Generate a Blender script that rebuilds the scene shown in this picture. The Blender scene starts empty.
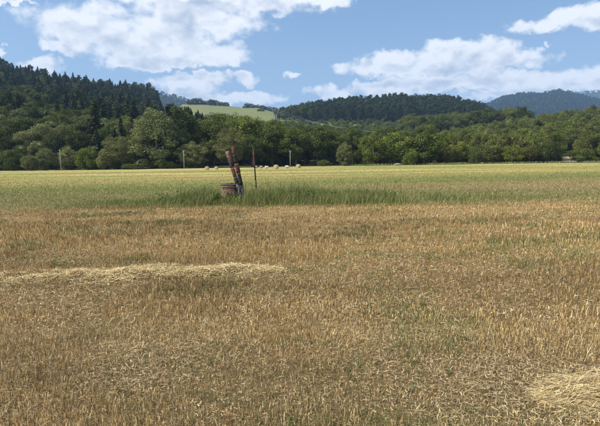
import bpy, math, random
import numpy as np
from mathutils import Vector

scene = bpy.context.scene
COL = scene.collection
RNG = np.random.default_rng(11)
random.seed(5)

# ------------------------------------------------------------------ camera
CAM_H, F, HZ = 1.6, 440.0, 162.0                  # eye height, focal length and horizon row for a 600 px wide picture
PITCH = math.atan((HZ - 213.0) / F)               # negative: looks slightly down
cam_d = bpy.data.cameras.new('camera')
cam_d.sensor_width = 36.0
cam_d.lens = 36.0 * F / 600.0
cam_d.clip_start, cam_d.clip_end = 0.05, 30000.0
cam = bpy.data.objects.new('camera', cam_d)
cam.location = (0, 0, CAM_H)
cam.rotation_euler = (math.pi / 2 + PITCH, 0, 0)
COL.objects.link(cam)
scene.camera = cam


def ray(px, py):
    """photo pixel -> (X/Y, Z/Y) of the direction through it"""
    cx, cy = (px - 300.0) / F, (213.0 - py) / F
    p = -PITCH
    yd = math.cos(p) + cy * math.sin(p)
    zd = -math.sin(p) + cy * math.cos(p)
    return cx / yd, zd / yd


# ------------------------------------------------------------------ light and exposure
SUN_AZ, SUN_EL = math.radians(-97), math.radians(48)
world = bpy.data.worlds.new('World')
scene.world = world
world.use_nodes = True
world.cycles.sampling_method = 'MANUAL'
world.cycles.sample_map_resolution = 512
sun_d = bpy.data.lights.new('sun', 'SUN')
sun_d.energy = 5.0
sun_d.angle = math.radians(0.53)
sun_d.color = (1.0, 0.94, 0.83)
sun = bpy.data.objects.new('sun', sun_d)
sv = Vector((math.sin(SUN_AZ) * math.cos(SUN_EL), math.cos(SUN_AZ) * math.cos(SUN_EL), math.sin(SUN_EL)))
sun.rotation_euler = (-sv).to_track_quat('-Z', 'Y').to_euler()
sun.location = (-60, 0, 90)
COL.objects.link(sun)
scene.view_settings.view_transform = 'Standard'
scene.view_settings.look = 'None'
scene.view_settings.exposure = 0.52
scene.view_settings.gamma = 1.0
scene.view_settings.use_curve_mapping = False
scene.render.engine = 'CYCLES'
cy = scene.cycles
cy.use_denoising = True
cy.max_bounces = 6
cy.diffuse_bounces = 3
cy.glossy_bounces = 2
cy.transmission_bounces = 3
cy.volume_bounces = 0
cy.transparent_max_bounces = 4
cy.sample_clamp_indirect = 6.0


# ------------------------------------------------------------------ node helpers
class NT:
    def __init__(self, tree):
        self.t = tree
        tree.nodes.clear()

    def put(self, sock, v):
        if isinstance(v, bpy.types.NodeSocket):
            self.t.links.new(v, sock)
        elif v is not None:
            sock.default_value = v

    def n(self, kind, ins=None, **props):
        nd = self.t.nodes.new(kind)
        for k, v in props.items():
            setattr(nd, k, v)
        for k, v in (ins or {}).items():
            self.put(nd.inputs[k], v)
        return nd

    def m(self, op, a, b=None, c=None, clamp=False):
        nd = self.t.nodes.new('ShaderNodeMath')
        nd.operation, nd.use_clamp = op, clamp
        for i, v in enumerate((a, b, c)):
            if v is not None:
                self.put(nd.inputs[i], v)
        return nd.outputs[0]

    def ss(self, v, lo, hi, a=0.0, b=1.0):
        nd = self.n('ShaderNodeMapRange', {0: v, 1: lo, 2: hi, 3: a, 4: b}, interpolation_type='SMOOTHSTEP')
        return nd.outputs[0]

    def mix(self, f, a, b, blend='MIX'):
        nd = self.t.nodes.new('ShaderNodeMix')
        nd.data_type, nd.blend_type = 'RGBA', blend
        self.put(nd.inputs[0], f)
        for i, v in ((6, a), (7, b)):
            if isinstance(v, tuple) and len(v) == 3:
                v = (*v, 1.0)
            self.put(nd.inputs[i], v)
        return nd.outputs[2]

    def noise(self, vec, scale, detail=4.0, rough=0.55, dim='3D'):
        nd = self.n('ShaderNodeTexNoise', {'Scale': scale, 'Detail': detail, 'Roughness': rough}, noise_dimensions=dim)
        if vec is not None:
            self.put(nd.inputs['Vector'], vec)
        return nd.outputs['Fac']

    def scaled(self, vec, s):
        return self.n('ShaderNodeMapping', {'Vector': vec, 'Scale': s}).outputs[0]


# ------------------------------------------------------------------ sky with cumulus
def build_sky():
    w = NT(world.node_tree)
    sky = w.n('ShaderNodeTexSky', sky_type='NISHITA')
    sky.sun_disc = False
    sky.sun_elevation = SUN_EL
    sky.sun_rotation = SUN_AZ % (2 * math.pi)
    sky.altitude = 300
    sky.air_density, sky.dust_density, sky.ozone_density = 1.0, 1.6, 1.6
    d = w.n('ShaderNodeTexCoord').outputs['Generated']
    xyz = w.n('ShaderNodeSeparateXYZ', {0: d})
    x, y, z = xyz.outputs
    az = w.m('ARCTAN2', x, y)
    el = w.m('ARCSINE', z)
    # cumulus seen in the photograph: centre (px), half width, height above and below the centre (px)
    blobs = [(122, 34, 74, 30, 26), (88, 24, 46, 20, 16), (165, 30, 70, 30, 26), (205, 22, 60, 30, 22), (205, 2, 120, 16, 12), (300, 0, 62, 8, 7),
             (58, 48, 18, 6, 6), (45, 65, 20, 6, 12), (150, 62, 48, 8, 6), (205, 52, 52, 14, 12), (-4, 50, 7, 5, 4),
             (192, 84, 30, 9, 9), (212, 78, 22, 6, 6), (247, 82, 13, 7, 5), (238, 96, 46, 7, 8), (200, 96, 40, 6, 8), (292, 77, 20, 8, -6),
             (365, 67, 30, 9, 8), (405, 62, 45, 12, 9), (455, 54, 38, 14, 13), (484, 50, 32, 12, 14), (505, 62, 40, 9, 10), (440, 68, 60, 8, 8),
             (338, 92, 30, 9, 9), (385, 88, 45, 8, 11), (430, 84, 55, 9, 9), (490, 80, 65, 8, 10), (545, 78, 40, 8, 14), (592, 76, 38, 10, 12), (530, 92, 60, 5, 6),
             (550, 24, 36, 8, 7), (590, 18, 40, 12, 9), (545, 47, 14, 7, -6), (10, 2, 24, 2.5, 2)]
    v0 = w.n('ShaderNodeCombineXYZ', {0: az, 1: el, 2: 0.0}).outputs[0]
    wob = w.n('ShaderNodeTexNoise', {'Vector': v0, 'Scale': 26.0, 'Detail': 3.0, 'Roughness': 0.6})
    off = w.n('ShaderNodeVectorMath', {0: wob.outputs['Color'], 1: (0.5, 0.5, 0.5)}, operation='SUBTRACT').outputs[0]
    vw = w.n('ShaderNodeVectorMath', {0: off, 1: (0.085, 0.050, 0.0), 2: v0}, operation='MULTIPLY_ADD').outputs[0]
    k = 1.0 / F

    def mass(vec):
        rad = None
        for bx, by, rx, up, dn in blobs:
            thin, dn = dn < 0, abs(dn)
            u, s = ray(bx, by - (up - dn) * 0.5)
            a0, e0 = math.atan(u), math.atan(s / math.sqrt(1 + u * u))
            sx, sy = 1 / (rx * k), 1 / ((up + dn) * 0.5 * k)
            q = w.n('ShaderNodeVectorMath', {0: vec, 1: (sx, sy, 0.0), 2: (-a0 * sx, -e0 * sy, 0.0)}, operation='MULTIPLY_ADD').outputs[0]
            ln = w.n('ShaderNodeVectorMath', {0: q}, operation='LENGTH').outputs['Value']
            ln = w.m('ADD', ln, 0.55) if thin else ln
            rad = ln if rad is None else w.m('SMOOTH_MIN', rad, ln, 0.13)
        return w.m('SUBTRACT', 1.0, w.m('MULTIPLY', rad, rad))
    tot = mass(vw)
    above = mass(w.n('ShaderNodeVectorMath', {0: vw, 1: (-0.008, 0.026, 0.0)}, operation='ADD').outputs[0])
    # scattered cumulus elsewhere on the same layer
    zz = w.m('MAXIMUM', z, 0.02)
    pl = w.n('ShaderNodeCombineXYZ', {0: w.m('DIVIDE', x, w.m('ADD', zz, 0.12)), 1: w.m('DIVIDE', y, w.m('ADD', zz, 0.12)), 2: 0.0}).outputs[0]
    low = w.noise(pl, 0.55, 2.0, 0.5)
    other = w.m('MULTIPLY_ADD', low, 9.0, -5.0)
    away = w.m('MAXIMUM', w.ss(w.m('ABSOLUTE', az), 0.66, 0.80), w.ss(el, 0.40, 0.52))
    away = w.m('MULTIPLY', away, w.ss(el, 0.03, 0.1))
    other = w.m('MULTIPLY_ADD', away, w.m('ADD', other, 3.0), -3.0)
    tot = w.m('MAXIMUM', w.m('MAXIMUM', tot, -2.0), other)

    def fbm(da, de, scale=15.0, detail=7.0):
        v = w.n('ShaderNodeCombineXYZ', {0: w.m('ADD', az, da), 1: w.m('MULTIPLY', w.m('ADD', el, de), 1.55), 2: 0.37}).outputs[0]
        return w.noise(v, scale, detail, 0.54)
    f0 = fbm(0, 0, 15.0, 7.0)
    f1 = fbm(-0.007, 0.014, 15.0, 3.0)
    f2 = fbm(-0.02, 0.03, 11.0, 2.0)
    dens = w.m('MULTIPLY_ADD', w.m('SUBTRACT', f0, 0.5), 3.0, w.m('MULTIPLY', tot, 1.0))
    alpha = w.ss(dens, -0.20, 0.70)
    lit = w.m('MULTIPLY', w.m('SUBTRACT', f0, f1), 2.6)
    thick = w.ss(dens, 0.35, 1.3)
    big = w.m('MULTIPLY', w.m('SUBTRACT', f2, 0.5), 3.6)
    under = w.ss(w.m('MULTIPLY_ADD', w.m('SUBTRACT', f1, 0.5), 2.0, above), -0.1, 0.95)
    sh = w.m('SUBTRACT', w.m('ADD', 1.0, lit), w.m('MULTIPLY', thick, w.m('MULTIPLY_ADD', under, 0.55, w.m('ADD', 0.06, w.m('MULTIPLY', big, 0.4)))), clamp=True)
    ccol = w.mix(sh, (3.2, 3.65, 4.4), (7.0, 7.0, 7.0))
    gam = w.n('ShaderNodeGamma', {'Color': sky.outputs[0], 'Gamma': 0.55}).outputs[0]
    skyc = w.mix(1.0, gam, (1.10, 1.46, 1.84), 'MULTIPLY')
    skyc = w.mix(w.m('MULTIPLY', w.ss(el, 0.34, 0.02), 0.45), skyc, (3.9, 4.7, 5.5))
    col = w.mix(w.m('MULTIPLY', alpha, 0.93), skyc, ccol)
    bg = w.n('ShaderNodeBackground', {'Color': col, 'Strength': 0.12})
    out = w.n('ShaderNodeOutputWorld', {'Surface': bg.outputs[0]})


build_sky()


# ------------------------------------------------------------------ terrain heights
def zt(px, py, Y, sub=0.0):
    return CAM_H + ray(px, py)[1] * Y - sub


CR1 = [(-300, 95), (100, 88), (150, 90.5), (165, 93.5), (187, 99.5), (200, 105), (240, 113), (285, 118), (330, 118), (450, 114), (470, 108), (487, 104), (500, 98),
       (510, 96), (520, 94.5), (535, 95.5), (545, 92.5), (552, 91.5), (563, 93.5), (587, 99.5), (600, 102), (700, 106), (900, 102)]
CR2 = [(-300, 120), (540, 120), (555, 97), (567, 92.5), (587, 91), (600, 90), (650, 88), (750, 93), (900, 100)]
COLS = {
    -260: [(150, -1), (300, 40), (500, 105), (700, 150), (1000, 150), (1500, 90)],
    0: [(150, -1.4), (200, 7), (250, 20), (400, 60), (650, zt(0, 57, 650, 19)), (800, 128), (1200, 80)],
    50: [(150, -1.2), (200, 6), (250, 17), (400, 52), (650, zt(50, 69, 650, 19)), (800, 112), (1200, 80)],
    100: [(150, -0.9), (200, 5), (250, 14), (400, 45), (650, zt(100, 79, 650, 18)), (800, 98), (1200, 70)],
    140: [(150, -0.8), (200, 4), (250, 11), (400, 36), (600, 80), (700, zt(140, 80.5, 700, 19)), (850, 100), (1200, 70)],
    159: [(150, -0.7), (200, 3), (250, 9), (400, 30), (600, 70), (700, zt(159, 84, 700, 19)), (850, 92), (1200, 70)],
    170: [(150, -0.6), (200, 2.5), (250, 8), (320, 19), (500, 34), (700, 40), (900, 55), (1200, 75)],
    182: [(150, -0.5), (250, 7), (320, 18), (500, 34), (750, 70), (1100, zt(182, 104, 1100)), (1300, 140), (1700, 80)],
    205: [(150, -0.3), (250, 4), (320, 14), (500, 30), (750, 74), (1100, zt(205, 103.5, 1100)), (1300, 142), (1700, 80)],
    240: [(150, -0.2), (250, 3), (350, 11), (500, 30), (750, 76), (1100, zt(240, 106.5, 1100)), (1300, 135), (1700, 80)],
    262: [(150, -0.1), (250, 2.5), (350, 10), (500, 32), (750, 76), (1000, zt(262, 108, 1000)), (1300, 120), (1700, 80)],
    290: [(150, 0), (260, 2), (400, 17), (560, 46), (620, 56), (750, zt(290, 105, 750, 18)), (950, 100), (1400, 70)],
    330: [(150, 0.2), (260, 2), (400, 18), (560, 46), (610, 56), (750, zt(330, 100, 750, 20)), (950, 90), (1400, 60)],
    400: [(150, 0.7), (260, 3), (400, 18), (560, 46), (610, 56), (750, zt(400, 95, 750, 20)), (950, 95), (1400, 60)],
    450: [(150, 0.9), (200, 3), (350, 18), (420, 24), (560, 46), (610, 56), (750, zt(450, 97, 750, 20)), (950, 90), (1400, 60)],
    480: [(150, 1.1), (200, 3), (350, 22), (420, 27), (560, 44), (750, zt(480, 104, 750, 22)), (950, 78), (1400, 50)],
    520: [(150, 1.4), (200, 4), (350, zt(520, 117, 350, 9)), (450, 31), (700, 32), (900, 36), (1400, 40)],
    560: [(150, 1.6), (200, 5), (350, zt(560, 110.5, 350, 9)), (450, 35), (700, 32), (1400, 40)],
    600: [(150, 1.8), (200, 6), (350, zt(600, 105, 350, 9)), (450, 38), (700, 36), (1400, 40)],
    760: [(150, 3), (200, 9), (350, 62), (450, 70), (700, 60), (1400, 40)],
    1000: [(150, 4), (200, 10), (350, 62), (450, 70), (700, 60), (1400, 40)],
}
YG = np.geomspace(100, 9000, 260)
PXS = sorted(COLS)
UG = np.array([(p - 300) / F for p in PXS])
TAB = []
for p in PXS:
    c = list(COLS[p])
    y1 = np.interp(p, *zip(*CR1))
    y2 = np.interp(p, *zip(*CR2))
    TAB.append(c)
TAB_PX = np.linspace(-300, 900, 401)
BASE = np.array([np.interp(YG, [100] + [q[0] for q in c] + [1700, 9000], [0] + [q[1] - 0.0 for q in c] + [c[-1][1] * 0.7, 30]) for c in TAB])
BASE[:, YG < 145] = 0
GRID = np.array([[np.interp(px, PXS, BASE[:, j]) for j in range(len(YG))] for px in TAB_PX])
c1 = np.interp(TAB_PX, *zip(*CR1))
c2 = np.interp(TAB_PX, *zip(*CR2))
for i, px in enumerate(TAB_PX):
    z1 = zt(px, c1[i] - 4.0, 2600, 14)
    z2 = zt(px, c2[i] - 3.0, 4200, 16)
    far = np.interp(YG, [1500, 1900, 2600, 3100, 3500, 4200, 5200, 9000], [-200, z1 * 0.45, z1, z1 * 0.7, max(z2 * 0.6, 40), z2, z2 * 0.7, 60], left=-500)
    GRID[i] = np.where(YG > 1450, np.maximum(np.where(YG > 1450, GRID[i], 0), far), GRID[i])
ker = np.array([1, 2, 3, 2, 1]) / 9.0
SM = np.apply_along_axis(lambda r: np.convolve(np.pad(r, 2, mode='edge'), ker, mode='valid'), 1, GRID)
GRID = np.where(YG[None, :] > 165, SM, GRID)
U_TAB = (TAB_PX - 300) / F


def H(X, Y):
    """ground height"""
    X, Y = np.asarray(X, float), np.asarray(Y, float)
    plane = 0.0155 * X * np.clip(1 - (np.abs(X) - 60) / 400, 0, 1)
    Yc = np.clip(Y, 100.01, 8990)
    u = np.clip(X / Yc, U_TAB[0], U_TAB[-1] - 1e-6)
    fi = (u - U_TAB[0]) / (U_TAB[1] - U_TAB[0])
    i = np.floor(fi).astype(int).clip(0, len(U_TAB) - 2)
    fi = fi - i
    fj = np.log(Yc / YG[0]) / math.log(YG[1] / YG[0])
    j = np.floor(fj).astype(int).clip(0, len(YG) - 2)
    fj = fj - j
    g = (GRID[i, j] * (1 - fi) + GRID[i + 1, j] * fi) * (1 - fj) + (GRID[i, j + 1] * (1 - fi) + GRID[i + 1, j + 1] * fi) * fj
    w = np.clip((Y - 145) / 40, 0, 1)
    w = w * w * (3 - 2 * w)
    return plane * (1 - w) + g * w


def h1(X, Y):
    return float(H(np.array([X]), np.array([Y]))[0])


# ------------------------------------------------------------------ mesh helpers
def mesh_from(name, verts, faces=None, loops=None, sizes=None, mats=(), attr=None, smooth=False):
    me = bpy.data.meshes.new(name)
    verts = np.asarray(verts, np.float32)
    if faces is not None and not isinstance(faces, np.ndarray):
        sizes = np.array([len(f) for f in faces], np.int32)
        loops = np.array([i for f in faces for i in f], np.int32)
    elif faces is not None:
        sizes = np.full(len(faces), faces.shape[1], np.int32)
        loops = faces.astype(np.int32).ravel()
    me.vertices.add(len(verts))
    me.vertices.foreach_set('co', verts.ravel())
    me.loops.add(len(loops))
    me.loops.foreach_set('vertex_index', loops)
    me.polygons.add(len(sizes))
    st = np.concatenate([[0], np.cumsum(sizes)[:-1]]).astype(np.int32)
    me.polygons.foreach_set('loop_start', st)
    me.polygons.foreach_set('loop_total', sizes)
    if smooth:
        me.polygons.foreach_set('use_smooth', np.ones(len(sizes), bool))
    for nm, data in (attr or {}).items():
        data = np.asarray(data, np.float32)
        if data.ndim == 1:
            a = me.attributes.new(nm, 'FLOAT', 'POINT')
            a.data.foreach_set('value', data)
        else:
            a = me.attributes.new(nm, 'FLOAT_COLOR', 'POINT')
            if data.shape[1] == 3:
                data = np.hstack([data, np.ones((len(data), 1), np.float32)])
            a.data.foreach_set('color', data.ravel())
    for m in mats:
        me.materials.append(m)
    me.update()
    me.validate()
    return me


def link(name, me, parent=None, label=None, cat=None, group=None, kind=None, loc=None):
    o = bpy.data.objects.new(name, me)
    COL.objects.link(o)
    if parent:
        o.parent = parent
    if loc is not None:
        o.location = loc
    for k, v in (('label', label), ('category', cat), ('group', group), ('kind', kind)):
        if v:
            o[k] = v
    return o


def tube_arrays(path, radii, n=7, cap=True):
    """tapered tube along a path -> verts, faces"""
    P = [Vector(p) for p in path]
    V, Fc = [], []
    ref = Vector((0.31, 0.95, 0.05)).normalized()
    for i, p in enumerate(P):
        t = (P[min(i + 1, len(P) - 1)] - P[max(i - 1, 0)]).normalized()
        a = t.cross(ref)
        if a.length < 0.05:
            a = t.cross(Vector((1, 0, 0)))
        a.normalize()
        b = t.cross(a)
        for k in range(n):
            th = 2 * math.pi * k / n
            V.append(p + (a * math.cos(th) + b * math.sin(th)) * radii[i])
    for i in range(len(P) - 1):
        for k in range(n):
            Fc.append((i * n + k, i * n + (k + 1) % n, (i + 1) * n + (k + 1) % n, (i + 1) * n + k))
    if cap:
        Fc.append(tuple(reversed(range(n))))
        Fc.append(tuple((len(P) - 1) * n + k for k in range(n)))
    return [tuple(v) for v in V], Fc


class Parts:
    """collects shapes for one mesh"""
    def __init__(self):
        self.v, self.f = [], []

    def add(self, v, f):
        o = len(self.v)
        self.v += [tuple(q) for q in v]
        self.f += [tuple(i + o for i in g) for g in f]
        return self

    def tube(self, path, radii, n=7):
        return self.add(*tube_arrays(path, radii, n))

    def mesh(self, name, mat, smooth=False):
        return mesh_from(name, np.array(self.v), self.f, mats=[mat], smooth=smooth)


# ------------------------------------------------------------------ materials
def new_mat(name):
    m = bpy.data.materials.new(name)
    m.use_nodes = True
    return m, NT(m.node_tree)


def leaf_mat(name, base, var=0.45, transl=0.22, hue=(1.25, 1.0, 0.7)):
    m, t = new_mat(name)
    tint = t.n('ShaderNodeAttribute', attribute_name='tint').outputs['Fac']
    rnd = t.n('ShaderNodeObjectInfo').outputs['Random']
    warm = tuple(base[i] * hue[i] for i in range(3))
    col = t.mix(rnd, base, warm)
    k = t.m('MULTIPLY', t.m('MULTIPLY_ADD', tint, 2 * var, 1 - var), t.m('MULTIPLY_ADD', t.m('FRACT', t.m('MULTIPLY', rnd, 7.31)), 0.5, 0.75))
    kc = t.n('ShaderNodeCombineXYZ', {0: k, 1: k, 2: k}).outputs[0]
    col = t.mix(1.0, col, kc, 'MULTIPLY')
    p = t.n('ShaderNodeBsdfPrincipled', {'Base Color': col, 'Roughness': 0.75, 'Specular IOR Level': 0.12})
    tr = t.n('ShaderNodeBsdfTranslucent', {'Color': t.mix(1.0, col, (1.1, 1.15, 0.5), 'MULTIPLY')})
    mx = t.n('ShaderNodeMixShader', {0: transl, 1: p.outputs[0], 2: tr.outputs[0]})
    t.n('ShaderNodeOutputMaterial', {'Surface': mx.outputs[0]})
    return m


def bark_mat(name, a, b):
    m, t = new_mat(name)
    g = t.n('ShaderNodeTexCoord').outputs['Object']
    n = t.noise(t.scaled(g, (6, 6, 1.5)), 2.0, 5)
    col = t.mix(n, a, b)
    p = t.n('ShaderNodeBsdfPrincipled', {'Base Color': col, 'Roughness': 0.9})
    bp = t.n('ShaderNodeBump', {'Height': n, 'Strength': 0.6, 'Distance': 0.05})
    t.put(p.inputs['Normal'], bp.outputs[0])
    t.n('ShaderNodeOutputMaterial', {'Surface': p.outputs[0]})
    return m


def blade_mat(name, transl=0.2, rough=0.6):
    m, t = new_mat(name)
    c = t.n('ShaderNodeAttribute', attribute_name='Col').outputs['Color']
    p = t.n('ShaderNodeBsdfPrincipled', {'Base Color': c, 'Roughness': rough, 'Specular IOR Level': 0.3})
    tr = t.n('ShaderNodeBsdfTranslucent', {'Color': c})
    mx = t.n('ShaderNodeMixShader', {0: transl, 1: p.outputs[0], 2: tr.outputs[0]})
    t.n('ShaderNodeOutputMaterial', {'Surface': mx.outputs[0]})
    return m


M_DARK = leaf_mat('leaf_dark', (0.078, 0.100, 0.025), hue=(1.15, 1.03, 0.85))
M_MID = leaf_mat('leaf_mid', (0.112, 0.140, 0.031), hue=(1.15, 1.03, 0.85))
M_BRIGHT = leaf_mat('leaf_bright', (0.135, 0.165, 0.036), hue=(1.15, 1.03, 0.85))
M_PALE = leaf_mat('leaf_willow', (0.172, 0.188, 0.080), hue=(1.08, 1.0, 0.9))
M_OLIVE = leaf_mat('leaf_olive', (0.130, 0.140, 0.040), hue=(1.1, 1.0, 0.9))
M_CON = leaf_mat('needle_spruce', (0.046, 0.062, 0.023), transl=0.12, hue=(1.15, 1.05, 0.85))
M_PINE = leaf_mat('needle_pine', (0.044, 0.063, 0.027), transl=0.12, hue=(1.15, 1.05, 0.9))
M_BARK = bark_mat('bark_grey', (0.10, 0.08, 0.06), (0.22, 0.19, 0.15))
M_BARKP = bark_mat('bark_pine', (0.07, 0.055, 0.04), (0.14, 0.10, 0.07))
M_BLADE = blade_mat('straw_blade', 0.12)
M_GRASS = blade_mat('grass_blade', 0.28)


# ------------------------------------------------------------------ ground sheet
def build_ground():
    m, t = new_mat('field_ground')
    pos = t.n('ShaderNodeNewGeometry').outputs['Position']
    x, y, z = t.n('ShaderNodeSeparateXYZ', {0: pos}).outputs
    wide = t.scaled(pos, (0.25, 1.0, 0.0))
    n_w = t.noise(wide, 0.10, 4)
    n_m = t.noise(wide, 0.55, 5, 0.6)
    n_f = t.noise(pos, 9.0, 6, 0.65)
    n_s = t.noise(t.scaled(pos, (0.4, 1, 0)), 2.2, 5, 0.6)
    yw = t.m('MULTIPLY', t.m('MAXIMUM', y, 1.0), t.m('MULTIPLY_ADD', n_m, 0.30, 0.85))
    uu = t.m('DIVIDE', x, t.m('MAXIMUM', y, 1.0))
    yw = t.m('MULTIPLY', yw, t.m('SUBTRACT', 1.0, t.m('MULTIPLY', t.m('MULTIPLY', uu, 0.25), t.m('MULTIPLY', t.ss(y, 27, 30), t.ss(y, 110, 80)))))
    lt = t.m('DIVIDE', t.m('LOGARITHM', yw, math.e), math.log(1000.0))
    ramp = t.n('ShaderNodeValToRGB', {0: lt})
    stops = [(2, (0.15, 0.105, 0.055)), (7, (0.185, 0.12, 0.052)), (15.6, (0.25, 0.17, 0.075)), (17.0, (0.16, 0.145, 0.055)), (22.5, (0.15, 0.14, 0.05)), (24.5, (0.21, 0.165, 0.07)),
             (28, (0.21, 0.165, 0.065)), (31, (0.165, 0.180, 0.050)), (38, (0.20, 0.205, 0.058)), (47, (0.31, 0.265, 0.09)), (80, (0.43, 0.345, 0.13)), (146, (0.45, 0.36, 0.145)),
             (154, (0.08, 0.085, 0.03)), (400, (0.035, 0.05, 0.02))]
    els = ramp.color_ramp.elements
    while len(els) < len(stops):
        els.new(0.5)
    for e, (yy, c) in zip(els, stops):
        e.position = math.log(yy) / math.log(1000.0)
        e.color = (*c, 1)
    col = ramp.outputs[0]
    # greener on the left of the mown strip, drier on the right
    side = t.ss(t.m('DIVIDE', x, t.m('MAXIMUM', y, 1.0)), -0.1, 0.35)
    band = t.m('MULTIPLY', t.ss(y, 21, 24), t.ss(y, 31, 28))
    col = t.mix(t.m('MULTIPLY', band, t.m('SUBTRACT', 1.0, side)), col, (0.155, 0.155, 0.05))
    # golden streaks in the far stubble
    gold = t.m('MULTIPLY', t.ss(y, 46, 56), t.ss(y, 152, 140))
    st = t.noise(t.scaled(pos, (0.012, 0.075, 0)), 1.0, 6, 0.65)
    col = t.mix(t.m('MULTIPLY', gold, t.ss(st, 0.45, 0.54)), col, (0.21, 0.235, 0.065))
    col = t.mix(t.m('MULTIPLY', gold, t.ss(st, 0.46, 0.36)), col, (0.50, 0.395, 0.19))
    br = t.m('MULTIPLY', t.m('MULTIPLY_ADD', n_f, 1.0, 0.5), t.m('MULTIPLY_ADD', n_s, 0.7, 0.65))
    br = t.m('MULTIPLY', br, t.m('MULTIPLY_ADD', n_w, 0.6, 0.7))
    col = t.mix(1.0, col, t.n('ShaderNodeCombineXYZ', {0: br, 1: br, 2: br}).outputs[0], 'MULTIPLY')
    za = t.n('ShaderNodeAttribute', attribute_name='meadow').outputs['Fac']
    zb = t.n('ShaderNodeAttribute', attribute_name='bare').outputs['Fac']
    mead = t.mix(t.noise(t.scaled(pos, (0.006, 0.02, 0)), 1.0, 4), (0.135, 0.155, 0.055), (0.18, 0.185, 0.075))
    col = t.mix(za, col, mead)
    col = t.mix(zb, col, (0.46, 0.35, 0.22))
    p = t.n('ShaderNodeBsdfPrincipled', {'Base Color': col, 'Roughness': 0.95, 'Specular IOR Level': 0.1})
    bp = t.n('ShaderNodeBump', {'Height': t.m('ADD', n_f, n_s), 'Strength': 0.9, 'Distance': 0.05})
    t.put(p.inputs['Normal'], bp.outputs[0])
    t.n('ShaderNodeOutputMaterial', {'Surface': p.outputs[0]})
    nx, ny = 420, 460
    tx = np.linspace(-math.asinh(6000 / 6), math.asinh(6000 / 6), nx)
    gx = 6 * np.sinh(tx)
    ty = np.linspace(-math.asinh(400 / 8), math.asinh(8000 / 8), ny)
    gy = 8 * np.sinh(ty)
    X, Y = np.meshgrid(gx, gy)
    Z = H(X, Y)
    far = np.clip((Y - 160) / 100, 0, 1)
    Z = Z + far * (np.sin(X * 0.031 + Y * 0.017) * 0.8 + np.sin(X * 0.013 - Y * 0.041) * 0.9)
    V = np.stack([X, Y, Z], -1).reshape(-1, 3)
    idx = np.arange(nx * ny).reshape(ny, nx)
    fc = np.stack([idx[:-1, :-1], idx[:-1, 1:], idx[1:, 1:], idx[1:, :-1]], -1).reshape(-1, 4)
    Yf = np.maximum(Y, 1)
    px = 300 + F * X / Yf
    mead = ((Y > 560) & (Y < 1400) & (px > 175) & (px < 300)) | ((Y > 560) & (Y < 605) & (px > 280) & (px < 380))
    bare = ((Y > 158) & (Y < 182) & (px > 440) & (px < 760))
    me = mesh_from('ground', V, fc, mats=[m], attr={'meadow': mead.reshape(-1).astype(float), 'bare': bare.reshape(-1).astype(float)}, smooth=True)
    link('ground', me, kind='structure')


build_ground()


# ------------------------------------------------------------------ straw, stubble and grass
def blades(name, P, h, w, lean, col, mat, segs=1, yaw=None, label=None, cat=None, droop=0.0, rng=RNG, tipw=0.35, jcol=0.0):
    """thin upright (or lying) strips; lean = horizontal offset vector of the tip"""
    n = len(P)
    yaw = rng.uniform(0, math.pi, n) if yaw is None else yaw
    side = np.stack([np.cos(yaw), np.sin(yaw), np.zeros(n)], -1) * (w[:, None] / 2)
    V = np.zeros((n, (segs + 1) * 2, 3))
    for s in range(segs + 1):
        f = s / segs
        c = P + np.stack([lean[:, 0] * f ** 1.6, lean[:, 1] * f ** 1.6, h * (f - droop * f ** 3)], -1)
        k = 1 - (1 - tipw) * f
        V[:, 2 * s] = c - side * k
        V[:, 2 * s + 1] = c + side * k
    k = (segs + 1) * 2
    base = (np.arange(n) * k)[:, None]
    q = np.concatenate([np.concatenate([base + 2 * s, base + 2 * s + 1, base + 2 * s + 3, base + 2 * s + 2], 1) for s in range(segs)], 1).reshape(-1, 4)
    C = np.repeat(col, k, 0)
    me = mesh_from(name, V.reshape(-1, 3), q, mats=[mat], attr={'Col': C})
    return link(name, me, label=label, cat=cat, kind='stuff')


def straws(P, L, w, dirv, col, rng):
    """lying straws: flat strips with their own tilt"""
    n = len(P)
    d = dirv / np.linalg.norm(dirv, axis=1)[:, None]
    r = rng.normal(size=(n, 3)) * [0.5, 0.5, 0.35]
    r[:, 2] += 0.0
    s = np.cross(d, [0, 0, 1.0] + 0.5 * r)
    s /= np.linalg.norm(s, axis=1)[:, None] + 1e-9
    a, b = P - d * L[:, None] / 2, P + d * L[:, None] / 2
    mid = P + np.stack([rng.normal(0, .055, n) * L, rng.normal(0, .055, n) * L, np.abs(rng.normal(0, .06, n)) * L], -1)
    hw = s * (w / 2)[:, None]
    V = np.stack([a - hw, a + hw, mid - hw, mid + hw, b - hw, b + hw], 1)
    base = (np.arange(n) * 6)[:, None]
    q = np.concatenate([base + 0, base + 1, base + 3, base + 2, base + 2, base + 3, base + 5, base + 4], 1).reshape(-1, 4)
    return V.reshape(-1, 3), q, np.repeat(col, 6, 0)


def vnoise(x, y, seed=0):
    """smooth value noise 0..1"""
    r = np.random.default_rng(seed).random((256, 256))
    xi, yi = np.floor(x).astype(int), np.floor(y).astype(int)
    fx, fy = x - xi, y - yi
    fx, fy = fx * fx * (3 - 2 * fx), fy * fy * (3 - 2 * fy)
    g = lambda a, b: r[a % 256, b % 256]
    return (g(xi, yi) * (1 - fx) + g(xi + 1, yi) * fx) * (1 - fy) + (g(xi, yi + 1) * (1 - fx) + g(xi + 1, yi + 1) * fx) * fy


def fb(x, y, s, seed=0):
    return (vnoise(x * s, y * s, seed) + 0.5 * vnoise(x * s * 2.1, y * s * 2.1, seed + 1) + 0.25 * vnoise(x * s * 4.3, y * s * 4.3, seed + 2)) / 1.75


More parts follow.
